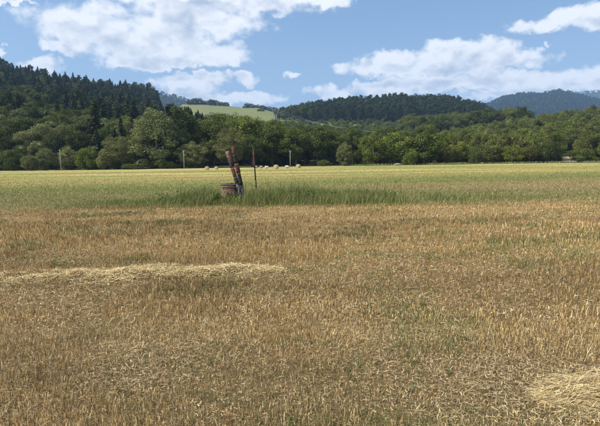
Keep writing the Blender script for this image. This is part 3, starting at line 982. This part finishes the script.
def gn_forest(name, kinds, rows, label, category):
    """the rest of a wood as one mass; rows = (x, y, height, width, rot, variant index)"""
    rows = np.array(rows, float)
    P = np.stack([rows[:, 0], rows[:, 1], H(rows[:, 0], rows[:, 1]) - .2], -1)
    me = bpy.data.meshes.new(name)
    me.vertices.add(len(P))
    me.vertices.foreach_set('co', P.astype(np.float32).ravel())
    for nm, d in (('sw', rows[:, 3]), ('sh', rows[:, 2]), ('rt', rows[:, 4])):
        a = me.attributes.new(nm, 'FLOAT', 'POINT')
        a.data.foreach_set('value', d.astype(np.float32))
    a = me.attributes.new('vi', 'INT', 'POINT')
    a.data.foreach_set('value', rows[:, 5].astype(np.int32))
    o = link(name, me, label=label, cat=category, kind='stuff')
    g = bpy.data.node_groups.new(name + '_nodes', 'GeometryNodeTree')
    g.interface.new_socket('Geometry', in_out='INPUT', socket_type='NodeSocketGeometry')
    g.interface.new_socket('Geometry', in_out='OUTPUT', socket_type='NodeSocketGeometry')
    N, L = g.nodes, g.links
    gi, go = N.new('NodeGroupInput'), N.new('NodeGroupOutput')
    join = N.new('GeometryNodeJoinGeometry')
    for k in reversed(kinds):
        oi = N.new('GeometryNodeObjectInfo')
        oi.transform_space = 'ORIGINAL'
        oi.inputs['Object'].default_value = k
        oi.inputs['As Instance'].default_value = True
        L.new(oi.outputs['Geometry'], join.inputs[0])

    def na(nm, ty):
        q = N.new('GeometryNodeInputNamedAttribute')
        q.data_type = ty
        q.inputs['Name'].default_value = nm
        return q.outputs['Attribute']
    sc = N.new('ShaderNodeCombineXYZ')
    L.new(na('sw', 'FLOAT'), sc.inputs[0]); L.new(na('sw', 'FLOAT'), sc.inputs[1]); L.new(na('sh', 'FLOAT'), sc.inputs[2])
    rt = N.new('ShaderNodeCombineXYZ')
    L.new(na('rt', 'FLOAT'), rt.inputs[2])
    iop = N.new('GeometryNodeInstanceOnPoints')
    iop.inputs['Pick Instance'].default_value = True
    L.new(gi.outputs[0], iop.inputs['Points'])
    L.new(join.outputs[0], iop.inputs['Instance'])
    L.new(na('vi', 'INT'), iop.inputs['Instance Index'])
    L.new(rt.outputs[0], iop.inputs['Rotation'])
    L.new(sc.outputs[0], iop.inputs['Scale'])
    L.new(iop.outputs[0], go.inputs[0])
    md = o.modifiers.new('scatter', 'NODES')
    md.node_group = g
    return o


WHERE = [(35, 'above the left picture edge'), (80, 'above the leftmost utility pole'), (105, 'above the fresh green bush'), (140, 'above the broad pale willow'),
         (172, 'above the tallest grey-green tree'), (196, 'behind the second utility pole'), (222, 'behind the two leftmost bales'), (245, 'behind the leaning boards'),
         (266, 'behind the upright stake'), (283, 'behind the middle bales'), (310, 'behind the third utility pole'), (336, 'right of the third utility pole'), (362, 'above the lone pale willow'),
         (386, 'above the corner of the right wood'), (412, 'above the pale boulder'), (440, 'above the wide green tree'), (470, 'left of the forward dark bush'), (500, 'above the forward dark bush'),
         (535, 'above the olive edge trees'), (562, 'left of the tan bare opening'), (580, 'above the tan bare opening'), (700, 'at the right picture edge')]
MEAN = {'conifer': (17.5, 21.5), 'broad': (15, 18), 'pine': (19.5, 23), 'scrub': (7.5, 9)}
TIER = {'conifer': (300, 430), 'broad': (215, 280), 'pine': (480, 640), 'scrub': (185, 215)}


def describe(label, k, r):
    px = 300 + F * r[0] / r[1]
    size = ('small', 'mid-sized', 'tall')[int(np.searchsorted(MEAN[k], r[3]))]
    tier = ('in front', 'midway', 'far back')[int(np.searchsorted(TIER[k], r[1]))]
    where = next(w for lim, w in WHERE if px < lim)
    return f'{size} {label} {tier} {where}'


def grow(points, choose, tag, limit, seed):
    """choose(x, y, rng) -> kind, height, width, material; the nearest ones in view become trees of their own, the rest are returned"""
    rng = np.random.default_rng(seed)
    rows = []
    for (x, y) in points:
        kind, hgt, wid, mat = choose(x, y, rng)
        rows.append((x, y, kind, hgt, wid, mat, rng.uniform(0, 6.28), int(rng.integers(0, 4))))
    rows.sort(key=lambda r: (not in_frame(r[0], r[1]), r[1]))
    count, rest = {}, []
    for r in rows:
        k = r[2]
        if in_frame(r[0], r[1]) and count.get(k, 0) < limit.get(k, 0):
            count[k] = count.get(k, 0) + 1
            label, group = tag[k]
            label = describe(label, k, r)
            plant(k, r[7], r[0], r[1], r[3], r[4], r[6], label, group, r[5])
        else:
            rest.append(r)
    return rest


def rest_rows(rest, kinds):
    out = []
    for (x, y, k, hgt, wid, mat, rot, vi) in rest:
        b = kinds.index(k)
        nv = 3 if k in ('willow', 'bush') else 4
        out.append((x, y, hgt / 10, wid / WIDTH[k], rot, b * 4 + (vi % nv)))
    return out


# left hillside: mixed conifers and broadleaves
def choose_left(x, y, rng):
    px = 300 + F * x / y
    c = vnoise(np.array([x * .018 + 50]), np.array([y * .018]), 7)[0]
    pc = np.interp(y, [160, 230, 330, 480, 700], [.10, .30, .38, .40, .42]) + (c - .5) * .9
    if px > 160:
        pc += .55
    if rng.random() < pc:
        h = rng.uniform(14, 25)
        return 'conifer', h, h * rng.uniform(.42, .62), None
    if y > 260 and rng.random() < .5:
        h = rng.uniform(15, 23)
        return 'pine', h, h * rng.uniform(.34, .50), None
    h = rng.uniform(12, 20)
    return 'broad', h, h * rng.uniform(.6, .85), (M_DARK, M_MID, M_DARK, M_PALE if y < 260 else M_DARK, M_DARK)[int(rng.integers(0, 5))]


ptsA = scatter(-90, 172, 163, 740, lambda y: 6.6 + y * .004, 61, clear_edge)
# dark conifer group right of the big willow, then the central wood
tagA = {'conifer': ('dark conifer on left hillside', 'conifers on the left hillside'),
        'pine': ('dark rounded pine on left hillside', 'pines on the left hillside'),
        'broad': ('green broadleaf tree on left hillside', 'broadleaf trees on the left hillside')}
restA = grow(ptsA, choose_left, tagA, {'conifer': 170, 'broad': 150, 'pine': 60}, 71)


def choose_mid(x, y, rng):
    px = 300 + F * x / y
    if px < 206 and y > 185:
        h = rng.uniform(18, 25.5)
        return 'conifer', h, h * rng.uniform(.36, .5), None
    if px > 404 and y > 380:
        h = rng.uniform(18, 25)
        return 'broad', h, h * rng.uniform(.7, .9), M_DARK
    h = rng.uniform(14, 21) * np.interp(px, [195, 215, 270, 300, 420, 480], [1.2, 1.22, 1.14, .9, .78, 1.1])
    return 'broad', h, h * rng.uniform(.58, .75), (M_DARK, M_DARK, M_MID)[int(rng.integers(0, 3))]


ptsB = scatter(172, 430, 172, 440, lambda y: 7.0 + y * .003, 62, lambda x, y, r: clear_edge(x, y, r) and not (x / y > -.03 and y > 395))
ptsB += [p for p in scatter(405, 522, 385, 470, 8.0, 63)]
tagB = {'conifer': ('dark conifer below hilltop meadow', 'conifers below the hilltop meadow'),
        'broad': ('dark broadleaf tree in central wood', 'broadleaf trees of the central wood')}
restB = grow(ptsB, choose_mid, tagB, {'conifer': 40, 'broad': 145}, 72)


def choose_right(x, y, rng):
    h = rng.uniform(5.5, 11.5)
    return 'scrub', h, h * rng.uniform(.66, .95), (M_BRIGHT, M_MID, M_MID, M_OLIVE)[int(rng.integers(0, 4))]


def keep_right(x, y, rng):
    px = 300 + F * x / y
    if y < 190 and 556 < px < 576:
        return False
    return clear_edge(x, y, rng) and y > 157 + (8 if px > 540 else 0) and not (px < 440 and y > 300)


ptsD = scatter(400, 800, 156, 440, lambda y: 5.3 + y * .004, 64, keep_right)
tagD = {'scrub': ('young green tree on right slope', 'young trees on the right slope')}
restD = grow(ptsD, choose_right, tagD, {'scrub': 285}, 73)


# pine wood on the central ridge
def choose_pine(x, y, rng):
    px = 300 + F * x / y
    k = np.interp(px, [276, 284, 300, 340], [.42, .62, .85, 1.0])
    h = rng.uniform(18, 27) * k
    if px < 312 and rng.random() < .6:
        return 'broad', h, h * rng.uniform(.6, .9), M_DARK
    return 'pine', h, h * rng.uniform(.32, .46), None


def keep_pine(x, y, rng):
    px = 300 + F * x / y
    return y > np.interp(px, [276, 300, 330], [690, 640, 596]) + 14 * math.sin(x * .05)


ptsP = scatter(276, 508, 590, 900, 8.0, 65, keep_pine)
tagP = {'pine': ('dark pine on central ridge', 'pines on the central ridge')}
restP = grow(ptsP, choose_pine, tagP, {'pine': 230}, 74)


# low scrub in the wire corridor and hedges on the hilltop meadow
HEDGE = [(190, 99.5, 7), (195, 97, 9), (199, 97.5, 8), (204, 100, 7), (211, 98.5, 11), (216, 99.5, 8), (221, 101.5, 7), (226, 101.5, 8), (246, 102.5, 7), (251, 103, 9), (257, 103.5, 9),
         (263, 105, 8), (268, 106, 8), (273, 106, 9), (261, 111, 8)]
for i, (px, top, wp) in enumerate(HEDGE):
    Y = 1085 if px < 258 else (985 if px != 261 else 900)
    u, s = ray(px, top)
    X = u * Y
    hgt = max(CAM_H + s * Y - h1(X, Y), 6.0) + 2.0
    hb = plant('bush', i, X, Y, hgt, wp / F * Y * 1.1, i * 1.3,
          'lone dark bush on the meadow left of the pylon' if px == 261 else
          ('dark bush in the hedge on the left part of the meadow crest' if px < 240 else 'dark bush in the hedge between the meadow crest and the pylon'),
          None if px == 261 else ('hedge bushes on the left meadow crest' if px < 240 else 'hedge bushes left of the pylon'), M_DARK)
    hb.location.z -= 1.8

corr = scatter(284, 470, 400, 592, 8.5, 66)
restC = []
rr = np.random.default_rng(8)
for (x, y) in corr:
    hgt = rr.uniform(3, 8)
    restC.append((x, y, 'bush', hgt, hgt * rr.uniform(1.0, 1.6), M_MID, rr.uniform(0, 6.28), int(rr.integers(0, 3))))

# sources for the joined masses are crowns of trees that stand in the scene
SRC = {}
for o in COL.objects:
    if o.name.split('.')[0] == 'crown' and o.material_slots[0].link == 'DATA':
        SRC.setdefault(o.data.name, o)


def sources(kinds):
    out = []
    for k in kinds:
        vs = VAR[k]
        for i in range(4):
            me = vs[i % len(vs)][0]
            o = SRC.get(me.name)
            if o is None:
                o = next(q for q in COL.objects if q.data == me)
            out.append(o)
    return out


def forest_stuff(name, rest, kinds, label):
    gn_forest(name, sources(kinds), rest_rows(rest, kinds), label, 'forest')


forest_stuff('hillside_forest', restA, ['conifer', 'broad', 'pine'], 'dense dark mixed forest on the upper left hillside')
forest_stuff('central_wood', restB, ['conifer', 'broad'], 'dense dark broadleaf wood behind the centre of the field')
forest_stuff('slope_wood', restD, ['scrub'], 'dense young green wood on the right slope')
forest_stuff('ridge_wood', restP, ['pine', 'broad'], 'dense dark pine wood on top of the central ridge')
forest_stuff('corridor_scrub', restC, ['bush'], 'low green scrub in the clearing below the power line')


ug = scatter(-40, 660, 150, 172, 3.4, 81, lambda x, y, r: y > 151 + 2 * math.sin(x * .3) and not (556 < 300 + F * x / y < 577) and not 195 < 300 + F * x / y < 366)
ru = np.random.default_rng(18)
forest_stuff('edge_undergrowth', [(x, y, 'bush', hh_, hh_ * ru.uniform(1.0, 1.5), None, ru.uniform(0, 6.28), int(ru.integers(0, 3))) for (x, y) in ug for hh_ in (ru.uniform(1.6, 4.2),)], ['bush'],
             'low leafy undergrowth along the foot of the treeline')


def choose_far(x, y, rng):
    h = rng.uniform(12, 22)
    return 'pine', h, h * rng.uniform(.7, 1.0), None


farpts = scatter(430, 760, 1650, 2750, 17, 67, n_try=22000) + scatter(130, 215, 1700, 2700, 26, 68, n_try=5000) + scatter(530, 760, 3600, 4350, 34, 69, n_try=9000)
restF = grow(farpts, choose_far, {}, {}, 75)
forest_stuff('mountain_forest', restF, ['pine'], 'blue hazy forest covering the distant mountains at right')



# ------------------------------------------------------------------ small materials for built things
def simple_mat(name, a, b, scale=6.0, rough=0.85, bump=0.3, dist=.01, metal=0.0, stretch=(1, 1, 1), lo=.35, hi=.65):
    m, t = new_mat(name)
    g = t.n('ShaderNodeTexCoord').outputs['Object']
    n = t.noise(t.scaled(g, stretch), scale, 6, .65)
    col = t.mix(t.ss(n, lo, hi), a, b)
    p = t.n('ShaderNodeBsdfPrincipled', {'Base Color': col, 'Roughness': rough, 'Metallic': metal})
    bp = t.n('ShaderNodeBump', {'Height': n, 'Strength': bump, 'Distance': dist})
    t.put(p.inputs['Normal'], bp.outputs[0])
    t.n('ShaderNodeOutputMaterial', {'Surface': p.outputs[0]})
    return m


M_CONC = simple_mat('old_concrete', (0.045, 0.034, 0.026), (0.27, 0.175, 0.11), 4.0, bump=.8, dist=.03, lo=.42, hi=.56)
M_RUST = simple_mat('rust_paint', (0.25, 0.10, 0.06), (0.11, 0.06, 0.042), 8.0)
M_RED = simple_mat('worn_red_paint', (0.22, 0.062, 0.034), (0.05, 0.034, 0.028), 7.0)
M_BLACK = simple_mat('worn_black_paint', (0.014, 0.013, 0.012), (0.045, 0.036, 0.03), 10.0)
M_WHITE = simple_mat('worn_white_paint', (0.34, 0.19, 0.14), (0.16, 0.07, 0.05), 12.0)
M_GREYW = simple_mat('weathered_wood', (0.20, 0.175, 0.14), (0.035, 0.03, 0.025), 16.0, stretch=(1, 1, .35), lo=.42, hi=.56)
M_LID = simple_mat('dark_lid', (0.012, 0.012, 0.013), (0.035, 0.03, 0.027), 9.0)
M_STONE = simple_mat('pale_stone', (0.27, 0.25, 0.21), (0.15, 0.135, 0.11), 5.0, bump=.8, dist=.04)
M_POLE = simple_mat('pole_concrete', (0.36, 0.35, 0.32), (0.26, 0.25, 0.23), 3.0)
M_STEEL = simple_mat('galvanised_steel', (0.40, 0.42, 0.43), (0.32, 0.34, 0.35), 2.0, rough=.55, metal=.2)
M_WIRE = simple_mat('aluminium_cable', (0.45, 0.47, 0.47), (0.38, 0.40, 0.40), 1.0, rough=.45, metal=.3)
M_BALE = simple_mat('bale_straw', (0.58, 0.46, 0.28), (0.36, 0.26, 0.14), 9.0, bump=1.0, dist=.05, stretch=(3, 3, 1))
M_BALEP = simple_mat('bale_straw_pale', (0.72, 0.65, 0.52), (0.55, 0.47, 0.34), 9.0, bump=1.0, dist=.05, stretch=(3, 3, 1))


# ------------------------------------------------------------------ the well and its painted boards
def lathe(profile, n=40, wob=0.0, seed=0):
    rng = np.random.default_rng(seed)
    V, Fc = [], []
    ph = rng.uniform(0, 6.28, 4)
    for (r, z) in profile:
        for k in range(n):
            a = 2 * math.pi * k / n
            rr_ = r * (1 + wob * (math.sin(3 * a + ph[0]) * .5 + math.sin(7 * a + ph[1]) * .3 + math.sin(13 * a + z * 9 + ph[2]) * .3))
            V.append((rr_ * math.cos(a), rr_ * math.sin(a), z + wob * .4 * math.sin(5 * a + ph[3]) * (1 if z > .1 else 0)))
    m = len(profile)
    for i in range(m - 1):
        for k in range(n):
            Fc.append((i * n + k, i * n + (k + 1) % n, (i + 1) * n + (k + 1) % n, (i + 1) * n + k))
    return V, Fc


def well():
    X, Y = gnd(232.5, 200)
    root = link('concrete_well', None, label='round weathered concrete well ring with rusty rim and dark lid', cat='well', loc=(X, Y, h1(X, Y)))
    root.scale = (1.10, 1.10, 1.08)
    wall = Parts().add(*lathe([(.36, .40), (.36, -.1), (.435, -.1), (.445, .1), (.45, .3), (.442, .46), (.44, .509)], 44, .012, 1))
    link('ring_wall', wall.mesh('ring_wall', M_CONC, True), root)
    rim = Parts().add(*lathe([(.36, .40), (.362, .565), (.40, .580), (.440, .572), (.447, .545), (.444, .512), (.438, .510)], 44, .012, 1))
    link('rim', rim.mesh('rim', M_RUST, True), root)
    lid = Parts().add(*lathe([(.0, .660), (.20, .655), (.36, .640), (.42, .620), (.428, .584), (.35, .584)], 36, .03, 4))
    lo = link('lid', lid.mesh('lid', M_LID, True), root)
    hd = Parts().tube([(-.10, .0, .650), (-.09, 0, .672), (.0, 0, .680), (.09, 0, .672), (.10, 0, .650)], [.012] * 5, 6)
    link('handle', hd.mesh('handle', M_BLACK), lo)


def board_between(a, b, f0, f1, w0, w1, th, twist, rng, point=0.0):
    """a piece of a plank from fraction f0 to f1 of the line a-b"""
    a, b = Vector(a), Vector(b)
    ax = (b - a).normalized()
    sd = Vector((math.cos(twist), math.sin(twist), 0))
    sd = (sd - ax * sd.dot(ax)).normalized()
    nr = ax.cross(sd)
    V, Fc = [], []
    steps = 5
    for i in range(steps + 1):
        f = f0 + (f1 - f0) * i / steps
        w = w0 + (w1 - w0) * i / steps
        t = th
        if point and i == steps:
            w *= point
        c = a + (b - a) * f
        for (s1, s2) in ((-1, -1), (1, -1), (1, 1), (-1, 1)):
            V.append(tuple(c + sd * (s1 * w / 2) + nr * (s2 * t / 2)))
    for i in range(steps):
        for k in range(4):
            Fc.append((i * 4 + k, i * 4 + (k + 1) % 4, (i + 1) * 4 + (k + 1) % 4, (i + 1) * 4 + k))
    Fc += [(3, 2, 1, 0), tuple(steps * 4 + k for k in range(4))]
    return V, Fc


def pt(px, py, Y):
    u, s = ray(px, py)
    return Vector((u * Y, Y, CAM_H + s * Y))


def board(name, label, foot, top, w0, w1, th, twist, bands, seed, tip=0.75, cat='board'):
    """one plank with painted bands lying 2 mm proud of it; bands: (f0, f1, width factor, material, part name)"""
    rng = np.random.default_rng(seed)
    root = link(name, None, label=label, cat=cat, loc=foot)
    z = Vector((0, 0, 0))
    d = Vector(top) - Vector(foot)
    p = Parts().add(*board_between(z, d, 0, 1, w0, w1, th, twist, rng, tip))
    plank = link('plank', p.mesh('plank', M_GREYW), root)
    for (f0, f1, k, mat, nm) in bands:
        wa, wb = w0 + (w1 - w0) * f0, w0 + (w1 - w0) * f1
        p = Parts().add(*board_between(z, d, f0, f1, wa * k + .006, wb * k + .006, th + .006, twist, rng, tip if f1 > 1 else 0))
        link(nm, p.mesh(nm, mat), root)


def boards():
    Y = 17.7
    foot = pt(244.2, 199.0, Y); foot.z = h1(foot.x, foot.y) - .12
    board('leaning_board', 'front leaning plank with pale pinkish top, black and red bands', foot, pt(227.2, 151.8, Y + .45), .155, .145, .045, .15,
          [(.42, .52, 1, M_BLACK, 'black_band'), (.54, .70, 1, M_RED, 'red_band'), (.70, .82, 1, M_BLACK, 'black_band'), (.82, .87, 1, M_RED, 'red_band'), (.87, 1.004, 1, M_WHITE, 'pale_tip')], 1, .9)
    foot2 = pt(245.6, 197.5, Y + .55); foot2.z = h1(foot2.x, foot2.y) - .12
    board('leaning_board', 'rear leaning plank with pointed red tip and one orange patch', foot2, pt(232.6, 146.8, Y + .75), .155, .135, .045, .1,
          [(.34, .55, 1, M_BLACK, 'black_band'), (.55, .71, 1.25, M_RED, 'orange_patch'), (.71, .87, 1, M_BLACK, 'black_band'), (.87, 1.004, 1, M_RED, 'red_tip')], 2, .4)
    Y2 = 20.3
    f = pt(257.2, 197, Y2); f.z = h1(f.x, f.y) - .15
    board('marker_stake', 'thin upright stake banded red and black right of the well', f, pt(253.0, 146.5, Y2), .058, .045, .045, .2,
          [(.02, .24, 1, M_BLACK, 'black_band'), (.26, .36, 1, M_RED, 'red_band'), (.38, .61, 1, M_BLACK, 'black_band'), (.61, .89, 1.4, M_RED, 'red_band')], 3, .5, 'stake')


def rock(name, label, X, Y, sx, sy, sz, seed, cat='stone', mat=None):
    rng = np.random.default_rng(seed)
    import bmesh
    bm = bmesh.new()
    bmesh.ops.create_icosphere(bm, subdivisions=3, radius=1.0)
    pl = [(Vector(rng.normal(size=3)).normalized(), rng.uniform(.62, .92)) for _ in range(12)]
    for v in bm.verts:
        for nrm, d in pl:
            e = v.co.dot(nrm) - d
            if e > 0:
                v.co -= nrm * e
        v.co = Vector((v.co.x * sx, v.co.y * sy, v.co.z * sz))
    me = bpy.data.meshes.new(name)
    bm.to_mesh(me); bm.free()
    me.materials.append(mat or M_STONE)
    link(name, me, label=label, cat=cat, loc=(X, Y, h1(X, Y) + sz * .45))


well()
boards()
sx, sy = gnd(245.5, 202)
rock('pale_stone', 'small pale stone at the foot of the leaning boards', sx, sy, .17, .14, .14, 5)
bxp = pt(397.5, 163, 141)
rock('pale_boulder', 'long pale grey boulder at the field edge under the fresh green trees', bxp.x, bxp.y, 1.25, .7, .62, 6, 'boulder')


# ------------------------------------------------------------------ round bales
def bale_mesh(name, mat, seed):
    rng = np.random.default_rng(seed)
    n, prof = 30, []
    R, W = .68, .62
    for (r, x) in [(.0, -W - .0), (.22, -W - .02), (.44, -W), (.60, -W + .01), (.665, -W + .05), (.685, -.35), (.69, 0), (.685, .35), (.665, W - .05), (.60, W - .01), (.44, W), (.22, W + .02), (0, W)]:
        prof.append((r, x))
    V, Fc = [], []
    for (r, x) in prof:
        for k in range(n):
            a = 2 * math.pi * k / n
            q = r * (1 + rng.normal(0, .018))
            z = max(q * math.sin(a), -R * .90)
            V.append((x + rng.normal(0, .012), q * math.cos(a), z))
    for i in range(len(prof) - 1):
        for k in range(n):
            Fc.append((i * n + k, (i + 1) * n + k, (i + 1) * n + (k + 1) % n, i * n + (k + 1) % n))
    return mesh_from(name, np.array(V), Fc, mats=[mat], smooth=True)


BALES = [(207.5, 112, 80, .86, 0, 'leftmost round straw bale at the foot of the dark trees'),
         (216.8, 116, 75, .80, 0, 'second round straw bale from the left'),
         (255.8, 124, 10, .75, 0, 'round straw bale half hidden behind the upright red stake'),
         (261.3, 126, 20, .66, 0, 'low straw bale just right of the upright red stake'),
         (266.8, 118, 15, .68, 1, 'small pale bale right of the stake, left of the large round one'),
         (276.3, 112, 65, 1.0, 0, 'large brownish round bale between two low pale ones'),
         (287.0, 120, 5, .70, 1, 'low whitish bale lying side-on near the third utility pole'),
         (298.4, 122, 60, .98, 0, 'rightmost round straw bale right of the third utility pole')]
bm0, bm1 = bale_mesh('bale', M_BALE, 1), bale_mesh('bale', M_BALEP, 2)
for px, Y, rot, s, pale, label in BALES:
    X = (px - 300) / F * Y
    o = link('straw_bale', bm1 if pale else bm0, label=label, cat='bale', group='round straw bales on the far field', loc=(X, Y, h1(X, Y) + .47 * s))
    o.rotation_euler = (0, 0, math.radians(rot))
    o.scale = (s * (1.05 if pale else .80), s * .78, s * .78)


# ------------------------------------------------------------------ utility poles, pylons and cables
def pole(px, top, Y, label):
    u, s = ray(px, top)
    X = u * Y
    z0 = h1(X, Y)
    hgt = CAM_H + s * Y - z0
    root = link('utility_pole', None, label=label, cat='pole', group='utility poles at the field edge', loc=(X, Y, z0))
    p = Parts().tube([(0, 0, -.4), (0, 0, hgt * .5), (0, 0, hgt)], [.125, .11, .09], 10)
    link('shaft', p.mesh('shaft', M_POLE, True), root)
    c = Parts().tube([(-.42, -.02, hgt - .25), (.42, -.02, hgt - .25)], [.045, .045], 6)
    arm = link('crossarm', c.mesh('crossarm', M_STEEL), root)
    for sx_ in (-.38, .38):
        i = Parts().tube([(sx_, -.02, hgt - .22), (sx_, -.02, hgt - .12), (sx_, -.02, hgt - .02)], [.03, .06, .03], 7)
        link('insulator', i.mesh('insulator', M_WHITE), arm)


pole(59.8, 149.5, 143, 'leftmost pale utility pole in front of the grey-green willows')
pole(183.6, 150.5, 142, 'second pale utility pole right of the tallest left tree')
pole(290.2, 150.5, 141, 'third pale utility pole above the low whitish bale')


def pylon(px, Y, label, hgt, ang, arm_half=5.6, armf=.80, ins=1.6, r=.22):
    X = (px - 300) / F * Y
    z0 = h1(X, Y)
    root = link('power_pylon', None, label=label, cat='pylon', group='power pylons', loc=(X, Y, z0))
    root.rotation_euler = (0, 0, ang)
    waist = hgt * .52
    body, leg = Parts(), 2.3
    # four legs to the waist
    cor = [(-1, -1), (1, -1), (1, 1), (-1, 1)]
    for (a, b) in cor:
        link('leg', Parts().tube([(a * leg, b * leg, -.6), (a * .75, b * .75, waist)], [r, r * .8], 5).mesh('leg', M_STEEL), root)
    prev = None
    for i in range(6):
        f0, f1 = i / 6, (i + 1) / 6
        for k in range(4):
            (a, b), (c, d) = cor[k], cor[(k + 1) % 4]
            w0, w1 = leg + (.75 - leg) * f0, leg + (.75 - leg) * f1
            body.tube([(a * w0, b * w0, f0 * waist), (c * w1, d * w1, f1 * waist)], [r * .5] * 2, 4)
            body.tube([(c * w0, d * w0, f0 * waist), (a * w1, b * w1, f1 * waist)], [r * .5] * 2, 4)
    link('bracing', body.mesh('bracing', M_STEEL), root)
    # the window: two spread posts carrying the crossarm
    for s in (-1, 1):
        q = Parts()
        for dy in (-.6, .6):
            q.tube([(s * .75, dy, waist), (s * arm_half * .82, dy, hgt * .74), (s * arm_half * .80, dy * .6, hgt)], [r, r, r * .8], 5)
        for i in range(5):
            za, zb = waist + (hgt - waist) * i / 5, waist + (hgt - waist) * (i + 1) / 5
            fx = lambda zz: s * np.interp(zz, [waist, hgt * .74, hgt], [.75, arm_half * .82, arm_half * .8])
            q.tube([(fx(za), -.6, za), (fx(zb), .6 if i < 4 else .36, zb)], [r * .5] * 2, 4)
        link('upright', q.mesh('upright', M_STEEL), root)
    arm = Parts()
    za = hgt * armf
    for dy in (-.5, .5):
        arm.tube([(-arm_half * 1.35, dy * .2, za), (0, dy, za), (arm_half * 1.35, dy * .2, za)], [r * .7] * 3, 4)
        arm.tube([(-arm_half * 1.35, dy * .2, za), (0, dy, za + 1.1), (arm_half * 1.35, dy * .2, za)], [r * .6] * 3, 4)
    link('crossarm', arm.mesh('crossarm', M_STEEL), root)
    ca, sa = math.cos(ang), math.sin(ang)
    tips = []
    for ax in (-arm_half * 1.3, 0, arm_half * 1.3):
        iz = za - ins
        i = Parts().tube([(ax, 0, za), (ax, 0, iz)], [.13, .13], 6)
        link('insulator', i.mesh('insulator', M_WHITE), root)
        tips.append(Vector((X + ca * ax, Y + sa * ax, z0 + iz)))
    for s in (-1, 1):
        ax = s * arm_half * .8
        tips.append(Vector((X + ca * ax, Y + sa * ax, z0 + hgt)))
    return tips


PX1, YP1 = 276.0, 600.0
z_top = CAM_H + ray(PX1, 105)[1] * YP1
h_p1 = z_top - h1((PX1 - 300) / F * YP1, YP1)
PX2, YP2 = 425.0, 262.0
g2 = h1((PX2 - 300) / F * YP2, YP2)
h_p2 = CAM_H + ray(PX2, 132.5)[1] * YP2 - g2
A = pylon(PX1, YP1, 'grey lattice pylon with two spread uprights on the slope left of the pines', h_p1, 0.15)
B = pylon(PX2, YP2, 'small lattice pylon hidden among the trees of the right wood', h_p2, 0.5, 3.0, .90, .8, .10)
LAB = ['leftmost of the sagging power cables running down from the pylon', 'middle one of the sagging power cables running down from the pylon', 'rightmost of the sagging power cables running down from the pylon']
for i in range(3):
    a, b = A[i], B[i]
    path = []
    for k in range(33):
        f = k / 32
        p = a.lerp(b, f)
        p.z -= 4 * (5.0 + .6 * i) * f * (1 - f)
        path.append(tuple(p))
    me = Parts().tube(path, [.030] * 33, 5).mesh('power_cable', M_WIRE)
    link('power_cable', me, label=LAB[i], cat='cable', group='cables of the power line')

# ------------------------------------------------------------------ haze
hz, t = new_mat('haze_air')
vol = t.n('ShaderNodeVolumePrincipled', {'Color': (0.38, 0.62, 1.0, 1), 'Density': 1.35e-4, 'Anisotropy': 0.0})
t.n('ShaderNodeOutputMaterial', {'Volume': vol.outputs[0]})
V = [(x, y, z) for x in (-6300, 6300) for y in (-600, 8300) for z in (-30, 900)]
Fc = [(0, 1, 3, 2), (4, 6, 7, 5), (0, 4, 5, 1), (2, 3, 7, 6), (0, 2, 6, 4), (1, 5, 7, 3)]
link('haze', mesh_from('haze', np.array(V), Fc, mats=[hz]), kind='stuff')
